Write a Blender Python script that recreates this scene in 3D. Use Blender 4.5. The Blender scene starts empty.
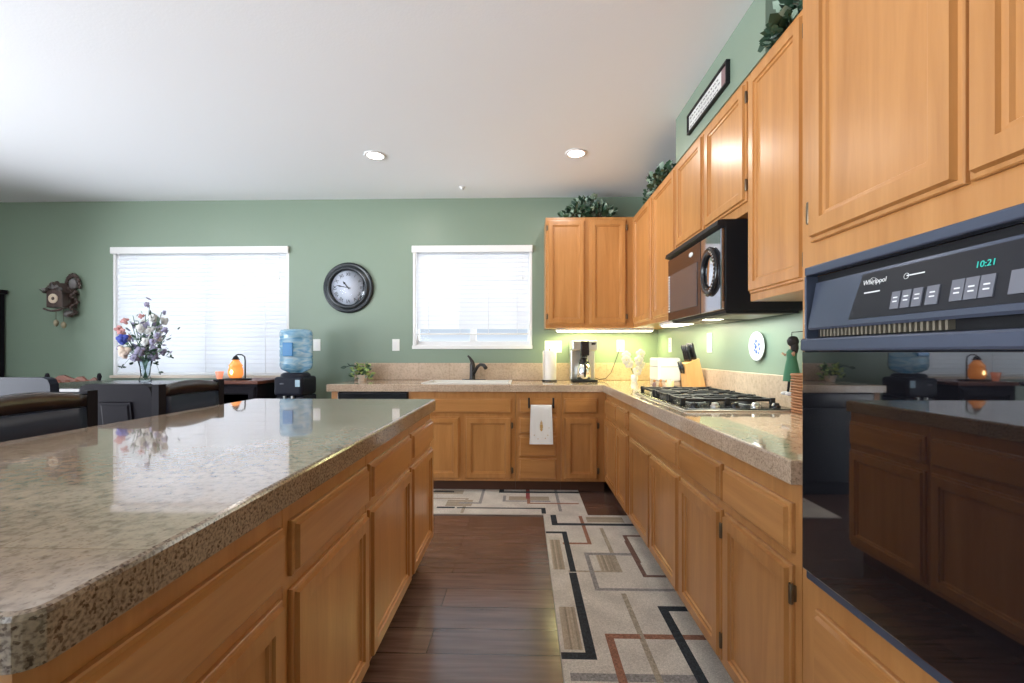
import bpy, bmesh, math, random
from mathutils import Vector, Matrix
random.seed(7)
PI = math.pi
S = bpy.context.scene
C = S.collection

# ------------------------------------------------------------------ camera
F_PX, YAW, HORIZON, CAM_H = 445.54, 0.0255, 352.69, 1.1762
cd = bpy.data.cameras.new('camera'); cam = bpy.data.objects.new('camera', cd); C.objects.link(cam)
cd.sensor_width = 36.0; cd.lens = F_PX * 36.0 / 1024.0
cd.shift_y = (HORIZON - 341.5) / 1024.0
cd.clip_start = 0.02
cam.location = (0, 0, CAM_H); cam.rotation_euler = (PI / 2, 0, YAW)
S.camera = cam
# ------------------------------------------------------------------ world / exposure
S.view_settings.view_transform = 'Standard'; S.view_settings.look = 'None'
S.view_settings.gamma = 1.0; S.view_settings.use_curve_mapping = False
S.view_settings.exposure = 0.50
try:
    S.cycles.use_denoising = True
    S.cycles.max_bounces = 10; S.cycles.diffuse_bounces = 6; S.cycles.transparent_max_bounces = 16
    S.cycles.sample_clamp_indirect = 8.0
except Exception: pass
DIM = 0.115
SKY, GROUND_GLOW = (4.2, 4.7, 5.3), (13.4, 13.4, 13.6)
W = bpy.data.worlds.new('world'); S.world = W; W.use_nodes = True
bg = W.node_tree.nodes['Background']
# hazy bright sky above, below the horizon a made-up glow that lights the ceiling
_nt = W.node_tree; _tc = _nt.nodes.new('ShaderNodeTexCoord'); _sp = _nt.nodes.new('ShaderNodeSeparateXYZ'); _mr = _nt.nodes.new('ShaderNodeMapRange'); _mx = _nt.nodes.new('ShaderNodeMix'); _mx.data_type = 'RGBA'
_nt.links.new(_tc.outputs['Generated'], _sp.inputs[0]); _nt.links.new(_sp.outputs[2], _mr.inputs[0]); _mr.inputs[1].default_value = -0.04; _mr.inputs[2].default_value = 0.04
_nt.links.new(_mr.outputs[0], _mx.inputs[0]); _mx.inputs[6].default_value = (GROUND_GLOW[0], GROUND_GLOW[1], GROUND_GLOW[2], 1); _mx.inputs[7].default_value = (SKY[0], SKY[1], SKY[2], 1)
_nt.links.new(_mx.outputs[2], bg.inputs[0])
# added dimming towards +Y, so the window blinds are not overexposed
_my = _nt.nodes.new('ShaderNodeMapRange'); _nt.links.new(_sp.outputs[1], _my.inputs[0]); _my.inputs[1].default_value = 0.35; _my.inputs[2].default_value = 0.8; _my.inputs[3].default_value = 1.0; _my.inputs[4].default_value = DIM
_nt.links.new(_my.outputs[0], bg.inputs[1])
def area_light(name, loc, sx, sy, power, col=(1, 1, 1), rot=(0, 0, 0), parent=None, spread=PI):
    l = bpy.data.lights.new(name, 'AREA'); l.shape = 'RECTANGLE'; l.size = sx; l.size_y = sy
    l.energy = power; l.color = col; l.spread = spread
    o = bpy.data.objects.new(name, l); C.objects.link(o); o.location = loc; o.rotation_euler = rot
    if parent: o.parent = parent; o.matrix_parent_inverse = Matrix.Translation(-parent.location)
    return o
# daylight by the added, unseen side doors and rear window (portals only guide sampling)
for nm, loc, sx, sy, rot in (('daylight_rear', (-3.4, -3.22, 1.5), 1.8, 1.2, (PI/2, 0, 0)),
                             ('daylight_side', (-5.77, -0.35, 1.18), 5.1, 2.35, (PI/2, 0, -PI/2))):
    pl = area_light(nm, loc, sx, sy, 0, rot=rot); pl.data.cycles.is_portal = True

# ------------------------------------------------------------------ materials
def nodes(name):
    m = bpy.data.materials.new(name); m.use_nodes = True
    nt = m.node_tree; b = nt.nodes['Principled BSDF']; return m, nt, b
def N(nt, t, **kw):
    n = nt.nodes.new(t)
    for k, v in kw.items():
        if k.startswith('i_'): n.inputs[k[2:].replace('_', ' ')].default_value = v
        else: setattr(n, k, v)
    return n
def lk(nt, a, b): nt.links.new(a, b)
def plain(name, col, rough=0.5, metal=0.0, spec=0.5, emit=None, es=0.0, trans=0.0, noise=0.04, alpha=1.0, coat=0.0):
    m, nt, b = nodes(name)
    b.inputs['Roughness'].default_value = rough; b.inputs['Metallic'].default_value = metal
    b.inputs['Specular IOR Level'].default_value = spec; b.inputs['Transmission Weight'].default_value = trans
    b.inputs['Coat Weight'].default_value = coat; b.inputs['Alpha'].default_value = alpha
    if noise:
        tc = N(nt, 'ShaderNodeTexCoord'); nz = N(nt, 'ShaderNodeTexNoise'); nz.inputs['Scale'].default_value = 6
        mx = N(nt, 'ShaderNodeMix', data_type='RGBA'); lk(nt, tc.outputs['Object'], nz.inputs['Vector']); lk(nt, nz.outputs[0], mx.inputs[0])
        mx.inputs[6].default_value = tuple(c * (1 - noise) for c in col) + (1,); mx.inputs[7].default_value = tuple(min(1, c * (1 + noise)) for c in col) + (1,)
        lk(nt, mx.outputs[2], b.inputs['Base Color'])
    else: b.inputs['Base Color'].default_value = col + (1,)
    if emit: b.inputs['Emission Color'].default_value = emit + (1,); b.inputs['Emission Strength'].default_value = es
    return m
def ramp(nt, stops):
    r = N(nt, 'ShaderNodeValToRGB'); el = r.color_ramp.elements
    while len(el) < len(stops): el.new(0.5)
    for e, (p, c) in zip(el, stops): e.position = p; e.color = c + (1,)
    return r
def wood(name, dark, light, rough=0.3, along='Z', scale=1.0, coat=0.25):
    m, nt, b = nodes(name)
    tc = N(nt, 'ShaderNodeTexCoord'); mp = N(nt, 'ShaderNodeMapping')
    s = [14 * scale] * 3; s['XYZ'.index(along)] = 1.1 * scale; mp.inputs['Scale'].default_value = s
    oi = N(nt, 'ShaderNodeObjectInfo'); ad = N(nt, 'ShaderNodeVectorMath', operation='ADD'); ml = N(nt, 'ShaderNodeVectorMath', operation='SCALE'); ml.inputs[3].default_value = 7
    cb = N(nt, 'ShaderNodeCombineXYZ')
    for k in range(3): lk(nt, oi.outputs['Random'], cb.inputs[k])
    lk(nt, cb.outputs[0], ml.inputs[0]); lk(nt, tc.outputs['Object'], ad.inputs[0]); lk(nt, ml.outputs[0], ad.inputs[1]); lk(nt, ad.outputs[0], mp.inputs[0])
    n1 = N(nt, 'ShaderNodeTexNoise'); n1.inputs['Scale'].default_value = 1.2; n1.inputs['Detail'].default_value = 6; n1.inputs['Distortion'].default_value = 0.8
    n2 = N(nt, 'ShaderNodeTexNoise'); n2.inputs['Scale'].default_value = 9; n2.inputs['Detail'].default_value = 3
    lk(nt, mp.outputs[0], n1.inputs['Vector']); lk(nt, mp.outputs[0], n2.inputs['Vector'])
    mm = N(nt, 'ShaderNodeMath', operation='MULTIPLY_ADD'); mm.inputs[1].default_value = 0.3; lk(nt, n2.outputs[0], mm.inputs[0]); lk(nt, n1.outputs[0], mm.inputs[2])
    r = ramp(nt, [(0.35, dark), (0.85, light)]); lk(nt, mm.outputs[0], r.inputs[0])
    hs = N(nt, 'ShaderNodeHueSaturation'); mr = N(nt, 'ShaderNodeMapRange'); mr.inputs[3].default_value = 0.94; mr.inputs[4].default_value = 1.06
    lk(nt, oi.outputs['Random'], mr.inputs[0]); lk(nt, mr.outputs[0], hs.inputs['Value']); lk(nt, r.outputs[0], hs.inputs['Color']); lk(nt, hs.outputs[0], b.inputs['Base Color'])
    b.inputs['Roughness'].default_value = rough; b.inputs['Coat Weight'].default_value = coat; b.inputs['Coat Roughness'].default_value = 0.32
    return m
def granite(name, rough=0.06, edge=False, light=1.0, flat=0.0, polish=True):
    m, nt, b = nodes(name)
    tc = N(nt, 'ShaderNodeTexCoord')
    n0 = N(nt, 'ShaderNodeTexNoise'); n0.inputs['Scale'].default_value = 4; n0.inputs['Detail'].default_value = 3
    n1 = N(nt, 'ShaderNodeTexNoise'); n1.inputs['Scale'].default_value = 190 if edge else 60; n1.inputs['Detail'].default_value = 8
    v = N(nt, 'ShaderNodeTexVoronoi'); v.inputs['Scale'].default_value = 290
    for n in (n0, n1, v): lk(nt, tc.outputs['Object'], n.inputs['Vector'])
    r0 = ramp(nt, [(0.3, tuple(c * light for c in (0.38, 0.285, 0.205))), (0.7, tuple(c * light for c in (0.49, 0.38, 0.285)))]); lk(nt, n0.outputs[0], r0.inputs[0])
    r1 = ramp(nt, [(0.36, (0.42, 0.37, 0.33)), (0.5, (0.85, 0.83, 0.80)), (0.68, (1.15, 1.12, 1.08))] if edge else [(0.32, (0.66, 0.62, 0.58)), (0.5, (1.0, 1.0, 1.0)), (0.68, (1.15, 1.13, 1.10))]); lk(nt, n1.outputs[0], r1.inputs[0])
    mx = N(nt, 'ShaderNodeMix', data_type='RGBA', blend_type='MULTIPLY'); mx.inputs[0].default_value = 1 - flat; lk(nt, r0.outputs[0], mx.inputs[6]); lk(nt, r1.outputs[0], mx.inputs[7])
    sp = N(nt, 'ShaderNodeSeparateColor'); lk(nt, v.outputs['Color'], sp.inputs[0])
    r2 = ramp(nt, [(0.88, (1, 1, 1)), (0.93, (0.42, 0.36, 0.32) if edge else (0.80, 0.77, 0.74))]); lk(nt, sp.outputs[0], r2.inputs[0])
    m2 = N(nt, 'ShaderNodeMix', data_type='RGBA', blend_type='MULTIPLY'); m2.inputs[0].default_value = 1 - flat; lk(nt, mx.outputs[2], m2.inputs[6]); lk(nt, r2.outputs[0], m2.inputs[7])
    # faint joints between granite tiles
    bt = N(nt, 'ShaderNodeTexBrick'); bt.offset = 0; bt.inputs['Scale'].default_value = 1; bt.inputs['Brick Width'].default_value = 0.305; bt.inputs['Row Height'].default_value = 0.305
    bt.inputs['Mortar Size'].default_value = 0.0012; bt.inputs['Mortar Smooth'].default_value = 0
    bt.inputs['Color1'].default_value = (1, 1, 1, 1); bt.inputs['Color2'].default_value = (0.93, 0.92, 0.92, 1); bt.inputs['Mortar'].default_value = (0.72, 0.68, 0.62, 1)
    mp = N(nt, 'ShaderNodeMapping'); mp.inputs['Location'].default_value = (0.11, 0.02, 0); lk(nt, tc.outputs['Object'], mp.inputs[0]); lk(nt, mp.outputs[0], bt.inputs['Vector'])
    m3 = N(nt, 'ShaderNodeMix', data_type='RGBA', blend_type='MULTIPLY'); m3.inputs[0].default_value = 1; lk(nt, m2.outputs[2], m3.inputs[6]); lk(nt, bt.outputs[0], m3.inputs[7])
    lk(nt, m3.outputs[2], b.inputs['Base Color']); b.inputs['Roughness'].default_value = rough; b.inputs['Specular IOR Level'].default_value = 0.42 if not edge else 0.5
    if not edge and polish: b.inputs['Coat Weight'].default_value = 0.5; b.inputs['Coat IOR'].default_value = 1.45; b.inputs['Coat Roughness'].default_value = 0.02
    return m
def paint(name, col, bump=0.15, scale=160, rough=0.55):
    m, nt, b = nodes(name); b.inputs['Roughness'].default_value = rough
    tc = N(nt, 'ShaderNodeTexCoord'); n = N(nt, 'ShaderNodeTexNoise'); n.inputs['Scale'].default_value = scale; n.inputs['Detail'].default_value = 3
    bp = N(nt, 'ShaderNodeBump'); bp.inputs['Strength'].default_value = bump; bp.inputs['Distance'].default_value = 0.002
    lk(nt, tc.outputs['Object'], n.inputs['Vector']); lk(nt, n.outputs[0], bp.inputs['Height']); lk(nt, bp.outputs[0], b.inputs['Normal'])
    b.inputs['Base Color'].default_value = col + (1,); return m
def floor_mat():
    m, nt, b = nodes('dark hardwood planks')
    tc = N(nt, 'ShaderNodeTexCoord'); mp = N(nt, 'ShaderNodeMapping'); mp.inputs['Location'].default_value = (0.38, 0.0265, 0)
    lk(nt, tc.outputs['Object'], mp.inputs[0])
    bt = N(nt, 'ShaderNodeTexBrick'); bt.offset = 0.37; bt.offset_frequency = 2; bt.inputs['Scale'].default_value = 1
    bt.inputs['Brick Width'].default_value = 1.25; bt.inputs['Row Height'].default_value = 0.16; bt.inputs['Mortar Size'].default_value = 0.0022; bt.inputs['Mortar Smooth'].default_value = 0.3
    bt.inputs['Color1'].default_value = (0.0, 0, 0, 1); bt.inputs['Color2'].default_value = (1, 1, 1, 1); bt.inputs['Mortar'].default_value = (0.5, 0.5, 0.5, 1)
    lk(nt, mp.outputs[0], bt.inputs['Vector'])
    mg = N(nt, 'ShaderNodeMapping'); mg.inputs['Scale'].default_value = (1.4, 18, 1); lk(nt, tc.outputs['Object'], mg.inputs[0])
    n = N(nt, 'ShaderNodeTexNoise'); n.inputs['Scale'].default_value = 2.2; n.inputs['Detail'].default_value = 6; n.inputs['Distortion'].default_value = 0.6; lk(nt, mg.outputs[0], n.inputs['Vector'])
    r = ramp(nt, [(0.3, (0.10, 0.055, 0.043)), (0.72, (0.195, 0.115, 0.092))]); lk(nt, n.outputs[0], r.inputs[0])
    v = ramp(nt, [(0, (0.8, 0.8, 0.8)), (1, (1.2, 1.18, 1.16))]); lk(nt, bt.outputs[0], v.inputs[0])
    mx = N(nt, 'ShaderNodeMix', data_type='RGBA', blend_type='MULTIPLY'); mx.inputs[0].default_value = 1; lk(nt, r.outputs[0], mx.inputs[6]); lk(nt, v.outputs[0], mx.inputs[7])
    m2 = N(nt, 'ShaderNodeMix', data_type='RGBA'); lk(nt, bt.outputs['Fac'], m2.inputs[0]); lk(nt, mx.outputs[2], m2.inputs[6]); m2.inputs[7].default_value = (0.012, 0.007, 0.005, 1)
    lk(nt, m2.outputs[2], b.inputs['Base Color'])
    w = N(nt, 'ShaderNodeTexNoise'); w.inputs['Scale'].default_value = 1; mw = N(nt, 'ShaderNodeMapping'); mw.inputs['Scale'].default_value = (2, 42, 1)
    lk(nt, tc.outputs['Object'], mw.inputs[0]); lk(nt, mw.outputs[0], w.inputs['Vector'])
    sb = N(nt, 'ShaderNodeMath', operation='SUBTRACT'); lk(nt, w.outputs[0], sb.inputs[0]); lk(nt, bt.outputs['Fac'], sb.inputs[1])
    bp = N(nt, 'ShaderNodeBump'); bp.inputs['Strength'].default_value = 0.35; bp.inputs['Distance'].default_value = 0.004; lk(nt, sb.outputs[0], bp.inputs['Height']); lk(nt, bp.outputs[0], b.inputs['Normal'])
    b.inputs['Roughness'].default_value = 0.26; b.inputs['Coat Weight'].default_value = 0.6; b.inputs['Coat IOR'].default_value = 1.6; b.inputs['Coat Roughness'].default_value = 0.16; return m
def glass(name, tint=(0.96, 0.98, 1.0), refl=0.06, alpha=1.0):
    m = bpy.data.materials.new(name); m.use_nodes = True; nt = m.node_tree; nt.nodes.clear()
    o = N(nt, 'ShaderNodeOutputMaterial'); t = N(nt, 'ShaderNodeBsdfTransparent'); t.inputs[0].default_value = tint + (1,)
    g = N(nt, 'ShaderNodeBsdfGlossy'); g.inputs['Roughness'].default_value = 0.02; f = N(nt, 'ShaderNodeLayerWeight'); f.inputs[0].default_value = 0.12
    mx = N(nt, 'ShaderNodeMixShader'); lk(nt, f.outputs['Fresnel'], mx.inputs[0]); lk(nt, t.outputs[0], mx.inputs[1]); lk(nt, g.outputs[0], mx.inputs[2]); lk(nt, mx.outputs[0], o.inputs[0])
    return m
def translucent(name, col, tr=0.5, rough=0.5):
    m = bpy.data.materials.new(name); m.use_nodes = True; nt = m.node_tree; b = nt.nodes['Principled BSDF']
    o = nt.nodes['Material Output']; b.inputs['Base Color'].default_value = col + (1,); b.inputs['Roughness'].default_value = rough
    t = N(nt, 'ShaderNodeBsdfTranslucent'); t.inputs[0].default_value = col + (1,)
    mx = N(nt, 'ShaderNodeMixShader'); mx.inputs[0].default_value = tr; lk(nt, b.outputs[0], mx.inputs[1]); lk(nt, t.outputs[0], mx.inputs[2]); lk(nt, mx.outputs[0], o.inputs[0])
    return m
def vcol(name, rough=0.95):
    m, nt, b = nodes(name); a = N(nt, 'ShaderNodeVertexColor', layer_name='Col'); b.inputs['Roughness'].default_value = rough; b.inputs['Specular IOR Level'].default_value = 0.1
    tc = N(nt, 'ShaderNodeTexCoord'); n = N(nt, 'ShaderNodeTexNoise'); n.inputs['Scale'].default_value = 260; n.inputs['Detail'].default_value = 2
    lk(nt, tc.outputs['Object'], n.inputs['Vector'])
    r = ramp(nt, [(0.3, (0.72, 0.72, 0.72)), (0.7, (1.15, 1.15, 1.15))]); lk(nt, n.outputs[0], r.inputs[0])
    mx = N(nt, 'ShaderNodeMix', data_type='RGBA', blend_type='MULTIPLY'); mx.inputs[0].default_value = 1; lk(nt, a.outputs[0], mx.inputs[6]); lk(nt, r.outputs[0], mx.inputs[7]); lk(nt, mx.outputs[2], b.inputs['Base Color'])
    bp = N(nt, 'ShaderNodeBump'); bp.inputs['Strength'].default_value = 0.4; bp.inputs['Distance'].default_value = 0.002; lk(nt, n.outputs[0], bp.inputs['Height']); lk(nt, bp.outputs[0], b.inputs['Normal'])
    return m
M = dict(
    green=paint('sage green wall paint', (0.212, 0.280, 0.212), rough=0.4), ceil=paint('white ceiling paint', (0.86, 0.885, 0.92), 0.3, 90, 0.8),
    white=plain('white trim paint', (0.80, 0.80, 0.80), 0.4), floor=floor_mat(),
    maple=wood('honey maple', (0.39, 0.160, 0.041), (0.53, 0.248, 0.080)), mapleh=wood('honey maple rail', (0.39, 0.160, 0.041), (0.53, 0.248, 0.080), along='Y'),
    maplex=wood('honey maple crossgrain', (0.39, 0.160, 0.041), (0.53, 0.248, 0.080), along='X'),
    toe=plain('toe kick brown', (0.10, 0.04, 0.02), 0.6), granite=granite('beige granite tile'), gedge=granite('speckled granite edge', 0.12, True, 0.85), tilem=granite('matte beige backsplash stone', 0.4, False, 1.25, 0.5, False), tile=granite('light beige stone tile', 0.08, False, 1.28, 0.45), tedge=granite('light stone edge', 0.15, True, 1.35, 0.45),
    slat=translucent('white blind slat', (0.86, 0.88, 0.91), 0.22), glass=glass('window glass'),
    black=plain('black gloss', (0.012, 0.012, 0.014), 0.18), blackm=plain('black matte', (0.012, 0.012, 0.014), 0.5, spec=0.25), iron=plain('cast iron', (0.02, 0.02, 0.022), 0.45),
    ovenframe=plain('black enamel with blue reflection tint', (0.085, 0.10, 0.145), 0.25, 0.4), ovenglass=plain('black oven glass', (0.006, 0.006, 0.008), 0.03, spec=0.7, noise=0, coat=1.0),  # bluish window reflection is put into the oven frame colour
    panel=plain('charcoal control panel', (0.015, 0.016, 0.022), 0.35, spec=0.3), button=plain('grey touch button', (0.15, 0.155, 0.185), 0.45),
    print=plain('white print', (0.8, 0.8, 0.8), 0.5, emit=None), lcd=plain('green display digits', (0.02, 0.3, 0.25), 0.4, emit=(0.03, 0.45, 0.38), es=0.6),
    steel=plain('brushed steel', (0.62, 0.62, 0.60), 0.28, 0.9), chrome=plain('chrome', (0.75, 0.75, 0.76), 0.1, 1.0), brass=plain('aged brass hinge', (0.16, 0.12, 0.08), 0.4, 0.8),
    bronze=plain('dark bronze', (0.045, 0.04, 0.04), 0.35, 0.6), plate=plain('white plastic', (0.82, 0.83, 0.80), 0.4), slot=plain('dark slot', (0.03, 0.03, 0.03), 0.6),
    paper=plain('paper white', (0.85, 0.84, 0.82), 0.9), cloth=plain('off white cotton', (0.78, 0.77, 0.76), 0.95), gold=plain('gold embroidery', (0.50, 0.30, 0.10), 0.6),
    bamboo=wood('light oak block', (0.62, 0.33, 0.11), (0.78, 0.46, 0.18), 0.45, coat=0), mahog=wood('espresso wood', (0.014, 0.008, 0.008), (0.030, 0.016, 0.015), 0.25, along='X'),
    espresso=plain('espresso painted wood', (0.012, 0.010, 0.014), 0.5, spec=0.08), leather=plain('black leather', (0.012, 0.015, 0.028), 0.35, spec=0.14), cherry=wood('carved cherry wood', (0.10, 0.028, 0.014), (0.20, 0.06, 0.03), 0.5, along='X', coat=0.0),
    leaf1=plain('dark green leaf', (0.020, 0.055, 0.030), 0.45, noise=0.3), leaf2=plain('mid green leaf', (0.06, 0.13, 0.07), 0.45, noise=0.3), leaf3=plain('pale grey green leaf', (0.24, 0.33, 0.25), 0.5, noise=0.2),
    lime=plain('yellow green leaf', (0.38, 0.50, 0.16), 0.5, noise=0.3), stem=plain('brown stem', (0.07, 0.05, 0.03), 0.7), orchid=translucent('white petals', (0.86, 0.85, 0.83), 0.35),
    pink=plain('dusty pink petals', (0.55, 0.27, 0.26), 0.8), cream=plain('cream petals', (0.72, 0.58, 0.48), 0.8), blue=plain('deep blue petals', (0.05, 0.08, 0.40), 0.7), lilac=plain('grey lilac petals', (0.30, 0.28, 0.40), 0.8),
    clear=glass('clear vase glass', (0.86, 0.90, 0.92)), amber=plain('amber glass shade', (0.85, 0.35, 0.10), 0.25, emit=(1.0, 0.30, 0.06), es=0.6), flame=plain('flame', (1, 0.5, 0.2), 0.5, emit=(1.0, 0.6, 0.25), es=9),
    pinkglass=plain('rosy amber glass', (0.7, 0.30, 0.20), 0.2, emit=(1.0, 0.35, 0.2), es=0.35), jug=plain('blue water bottle plastic', (0.42, 0.70, 0.92), 0.12, trans=0.5, noise=0.12), jugd=plain('deep blue bottle grip', (0.05, 0.22, 0.48), 0.2),
    cooler=plain('charcoal plastic', (0.016, 0.018, 0.03), 0.4, spec=0.2), sticker=plain('pale blue sticker', (0.45, 0.62, 0.72), 0.5), clockface=plain('clock dial', (0.70, 0.69, 0.74), 0.6), clockrim=plain('dark pewter rim', (0.025, 0.03, 0.035), 0.25, 0.3),
    cuckoo=wood('carved walnut', (0.03, 0.018, 0.014), (0.10, 0.06, 0.05), 0.5), cone=plain('brass pine cone', (0.35, 0.30, 0.20), 0.4, 0.4), dial=plain('cream dial', (0.66, 0.55, 0.42), 0.6), greyleaf=plain('greyed carved leaf', (0.20, 0.19, 0.19), 0.6),
    wicker=plain('woven wicker', (0.36, 0.15, 0.06), 0.7, noise=0.4), dollgreen=plain('green dress', (0.05, 0.16, 0.09), 0.9), skin=plain('doll skin', (0.5, 0.28, 0.18), 0.7), hair=plain('dark hair', (0.015, 0.012, 0.012), 0.8),
    ceramic=plain('white glazed ceramic', (0.78, 0.82, 0.82), 0.15), delft=plain('blue glaze', (0.07, 0.13, 0.42), 0.3), lamp=plain('lamp lens', (1, 1, 1), 0.5, emit=(1.0, 0.95, 0.88), es=9, noise=0),
    tube=plain('undercabinet lamp tube', (1, 1, 1), 0.5, emit=(1.0, 0.96, 0.74), es=6, noise=0), signpaper=plain('mottled ivory sign', (0.60, 0.60, 0.58), 0.8, noise=0.25), mauve=plain('mauve sign end', (0.24, 0.15, 0.15), 0.8), ink=plain('grey ink', (0.18, 0.18, 0.18), 0.8),
    mwbrown=plain('brown mirrored door', (0.045, 0.022, 0.017), 0.12, 0.3, spec=0.7), mwglass=plain('microwave glass', (0.18, 0.19, 0.22), 0.08, 0.75), mwpanel=plain('mirror control panel', (0.42, 0.44, 0.50), 0.05, 0.95), mirror=plain('dial mirror', (0.7, 0.74, 0.8), 0.06, 1.0),
    filt=plain('greasy filter', (0.28, 0.24, 0.18), 0.4, 0.4), porcelain=plain('white sink porcelain', (0.83, 0.82, 0.78), 0.2), knob=plain('wood toy brown', (0.40, 0.20, 0.08), 0.6), yellow=plain('pale yellow wax', (0.85, 0.78, 0.45), 0.6),
    rug=vcol('woven rug pile'), rugside=plain('rug binding', (0.45, 0.42, 0.38), 0.95), ledge=plain('light oak sill', (0.62, 0.52, 0.42), 0.5),
)

# ------------------------------------------------------------------ mesh helpers (all coordinates are metres in the room)
class MB:
    def __init__(s): s.bm = bmesh.new(); s.mats = []
    def mi(s, m):
        if m not in s.mats: s.mats.append(m)
        return s.mats.index(m)
    def face(s, pts, m, smooth=False):
        vs = [s.bm.verts.new(p) for p in pts]
        try: f = s.bm.faces.new(vs)
        except ValueError: return
        f.material_index = s.mi(m); f.smooth = smooth
    def grid(s, rings, m, closed=True, smooth=True, cap0=False, cap1=False):
        R = [[s.bm.verts.new(p) for p in r] for r in rings]; k = s.mi(m); n = len(R[0])
        for a, b in zip(R, R[1:]):
            for i in range(n if closed else n - 1):
                j = (i + 1) % n
                f = s.bm.faces.new((a[i], a[j], b[j], b[i])); f.material_index = k; f.smooth = smooth
        if cap0: f = s.bm.faces.new(R[0][::-1]); f.material_index = k
        if cap1: f = s.bm.faces.new(R[-1]); f.material_index = k
    def box(s, x0, x1, y0, y1, z0, z1, m, bev=0.0, seg=2, mat=None):
        x0, x1 = min(x0, x1), max(x0, x1); y0, y1 = min(y0, y1), max(y0, y1); z0, z1 = min(z0, z1), max(z0, z1)
        t = bmesh.new(); bmesh.ops.create_cube(t, size=1)
        for v in t.verts: v.co = Vector(((x0 + x1) / 2 + v.co.x * (x1 - x0), (y0 + y1) / 2 + v.co.y * (y1 - y0), (z0 + z1) / 2 + v.co.z * (z1 - z0)))
        if bev: bmesh.ops.bevel(t, geom=t.edges[:], offset=bev, segments=seg, profile=0.5, affect='EDGES')
        s.merge(t, m, mat)
    def merge(s, t, m, mat=None, smooth=False):
        k = s.mi(m); mp = {}
        for v in t.verts: mp[v] = s.bm.verts.new(mat @ v.co if mat else v.co)
        for f in t.faces:
            g = s.bm.faces.new([mp[v] for v in f.verts]); g.material_index = k; g.smooth = smooth
        t.free()
    def prism(s, pts, ax, a0, a1, m):
        """polygon pts in the two axes other than ax, extruded from a0 to a1"""
        def P(p, a):
            q = list(p); q.insert('XYZ'.index(ax), a); return tuple(q)
        A = [s.bm.verts.new(P(p, a0)) for p in pts]; B = [s.bm.verts.new(P(p, a1)) for p in pts]; k = s.mi(m); n = len(pts)
        for i in range(n):
            j = (i + 1) % n; s.bm.faces.new((A[i], A[j], B[j], B[i])).material_index = k
        s.bm.faces.new(A[::-1]).material_index = k; s.bm.faces.new(B).material_index = k
    def lathe(s, prof, c, m, n=24, axis='Z', smooth=True, mat=None, sx=1, sy=1, ring=False):
        rings = []
        for r, h in prof:
            ring = []
            for i in range(n):
                a = 2 * PI * i / n; u, v = r * math.cos(a) * sx, r * math.sin(a) * sy
                p = {'Z': (u, v, h), 'Y': (u, h, v), 'X': (h, u, v)}[axis]
                p = Vector(p) if mat is None else mat @ Vector(p)
                ring.append(p + Vector(c))
            rings.append(ring)
        if ring: s.grid(rings + [rings[0]], m, smooth=smooth)
        else: s.grid(rings, m, smooth=smooth, cap0=prof[0][0] > 1e-4, cap1=prof[-1][0] > 1e-4)
    def tube(s, pts, r, m, n=8):
        pts = [Vector(p) for p in pts]; rings = []; up = None
        for i, p in enumerate(pts):
            d = (pts[min(i + 1, len(pts) - 1)] - pts[max(i - 1, 0)]).normalized()
            if up is None: up = d.orthogonal().normalized()
            up = (up - d * up.dot(d)).normalized(); sd = d.cross(up); rr = r[i] if isinstance(r, (list, tuple)) else r
            rings.append([p + (up * math.cos(2 * PI * k / n) + sd * math.sin(2 * PI * k / n)) * rr for k in range(n)])
        s.grid(rings, m, cap0=True, cap1=True)
    def ball(s, c, r, m, sc=(1, 1, 1), seg=10, rings=7, jitter=0.0):
        t = bmesh.new(); bmesh.ops.create_uvsphere(t, u_segments=seg, v_segments=rings, radius=r)
        for v in t.verts:
            k = 1 + random.uniform(-jitter, jitter)
            v.co = Vector((v.co.x * sc[0] * k + c[0], v.co.y * sc[1] * k + c[1], v.co.z * sc[2] * k + c[2]))
        s.merge(t, m, smooth=True)
    def text(s, body, size, mat4, m, depth=0.0006):
        cu = bpy.data.curves.new('lettering', 'FONT'); cu.body = body; cu.size = size; cu.extrude = depth; cu.align_x = 'CENTER'; cu.align_y = 'CENTER'
        o = bpy.data.objects.new('lettering', cu); C.objects.link(o); me = bpy.data.meshes.new_from_object(o)
        t = bmesh.new(); t.from_mesh(me); s.merge(t, m, mat4); bpy.data.objects.remove(o); bpy.data.curves.remove(cu); bpy.data.meshes.remove(me)
    def panel_front(s, o, u, v, w, W_, H_, m, t=0.022, frame=0.055, flat=False):
        """a profiled door or drawer front: nested mitred rings. o corner, u width dir, v height dir, w outward"""
        o, u, v, w = Vector(o), Vector(u), Vector(v), Vector(w)
        if flat: prof = [(0, 0), (0, 0.009), (0.003, 0.0115), (0.010, 0.012), (0.014, t), (0.020, t)]
        else: prof = [(0, 0), (0, 0.008), (0.002, 0.0105), (0.009, 0.011), (0.012, t), (frame - 0.007, t), (frame - 0.005, t - 0.007), (frame + 0.004, t - 0.008), (frame + 0.007, t - 0.014), (frame + 0.016, t - 0.014)]
        rings = []
        for ins, d in prof:
            rings.append([o + u * a + v * b + w * d for a, b in ((ins, ins), (W_ - ins, ins), (W_ - ins, H_ - ins), (ins, H_ - ins))])
        s.grid(rings, m, smooth=False, cap0=True, cap1=True)
    def build(s, name, parent=None, label=None, cat=None, group=None, kind=None):
        bmesh.ops.recalc_face_normals(s.bm, faces=s.bm.faces[:])
        me = bpy.data.meshes.new(name); s.bm.to_mesh(me); s.bm.free()
        for m in s.mats: me.materials.append(m)
        o = bpy.data.objects.new(name, me); C.objects.link(o)
        if parent is not None:
            o.parent = parent; o.matrix_parent_inverse = Matrix.Translation(-wloc(parent))
        return tag(o, label, cat, group, kind)
def wloc(o):
    if o.type == 'EMPTY': return o.location.copy()
    return Vector((0, 0, 0))
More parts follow.
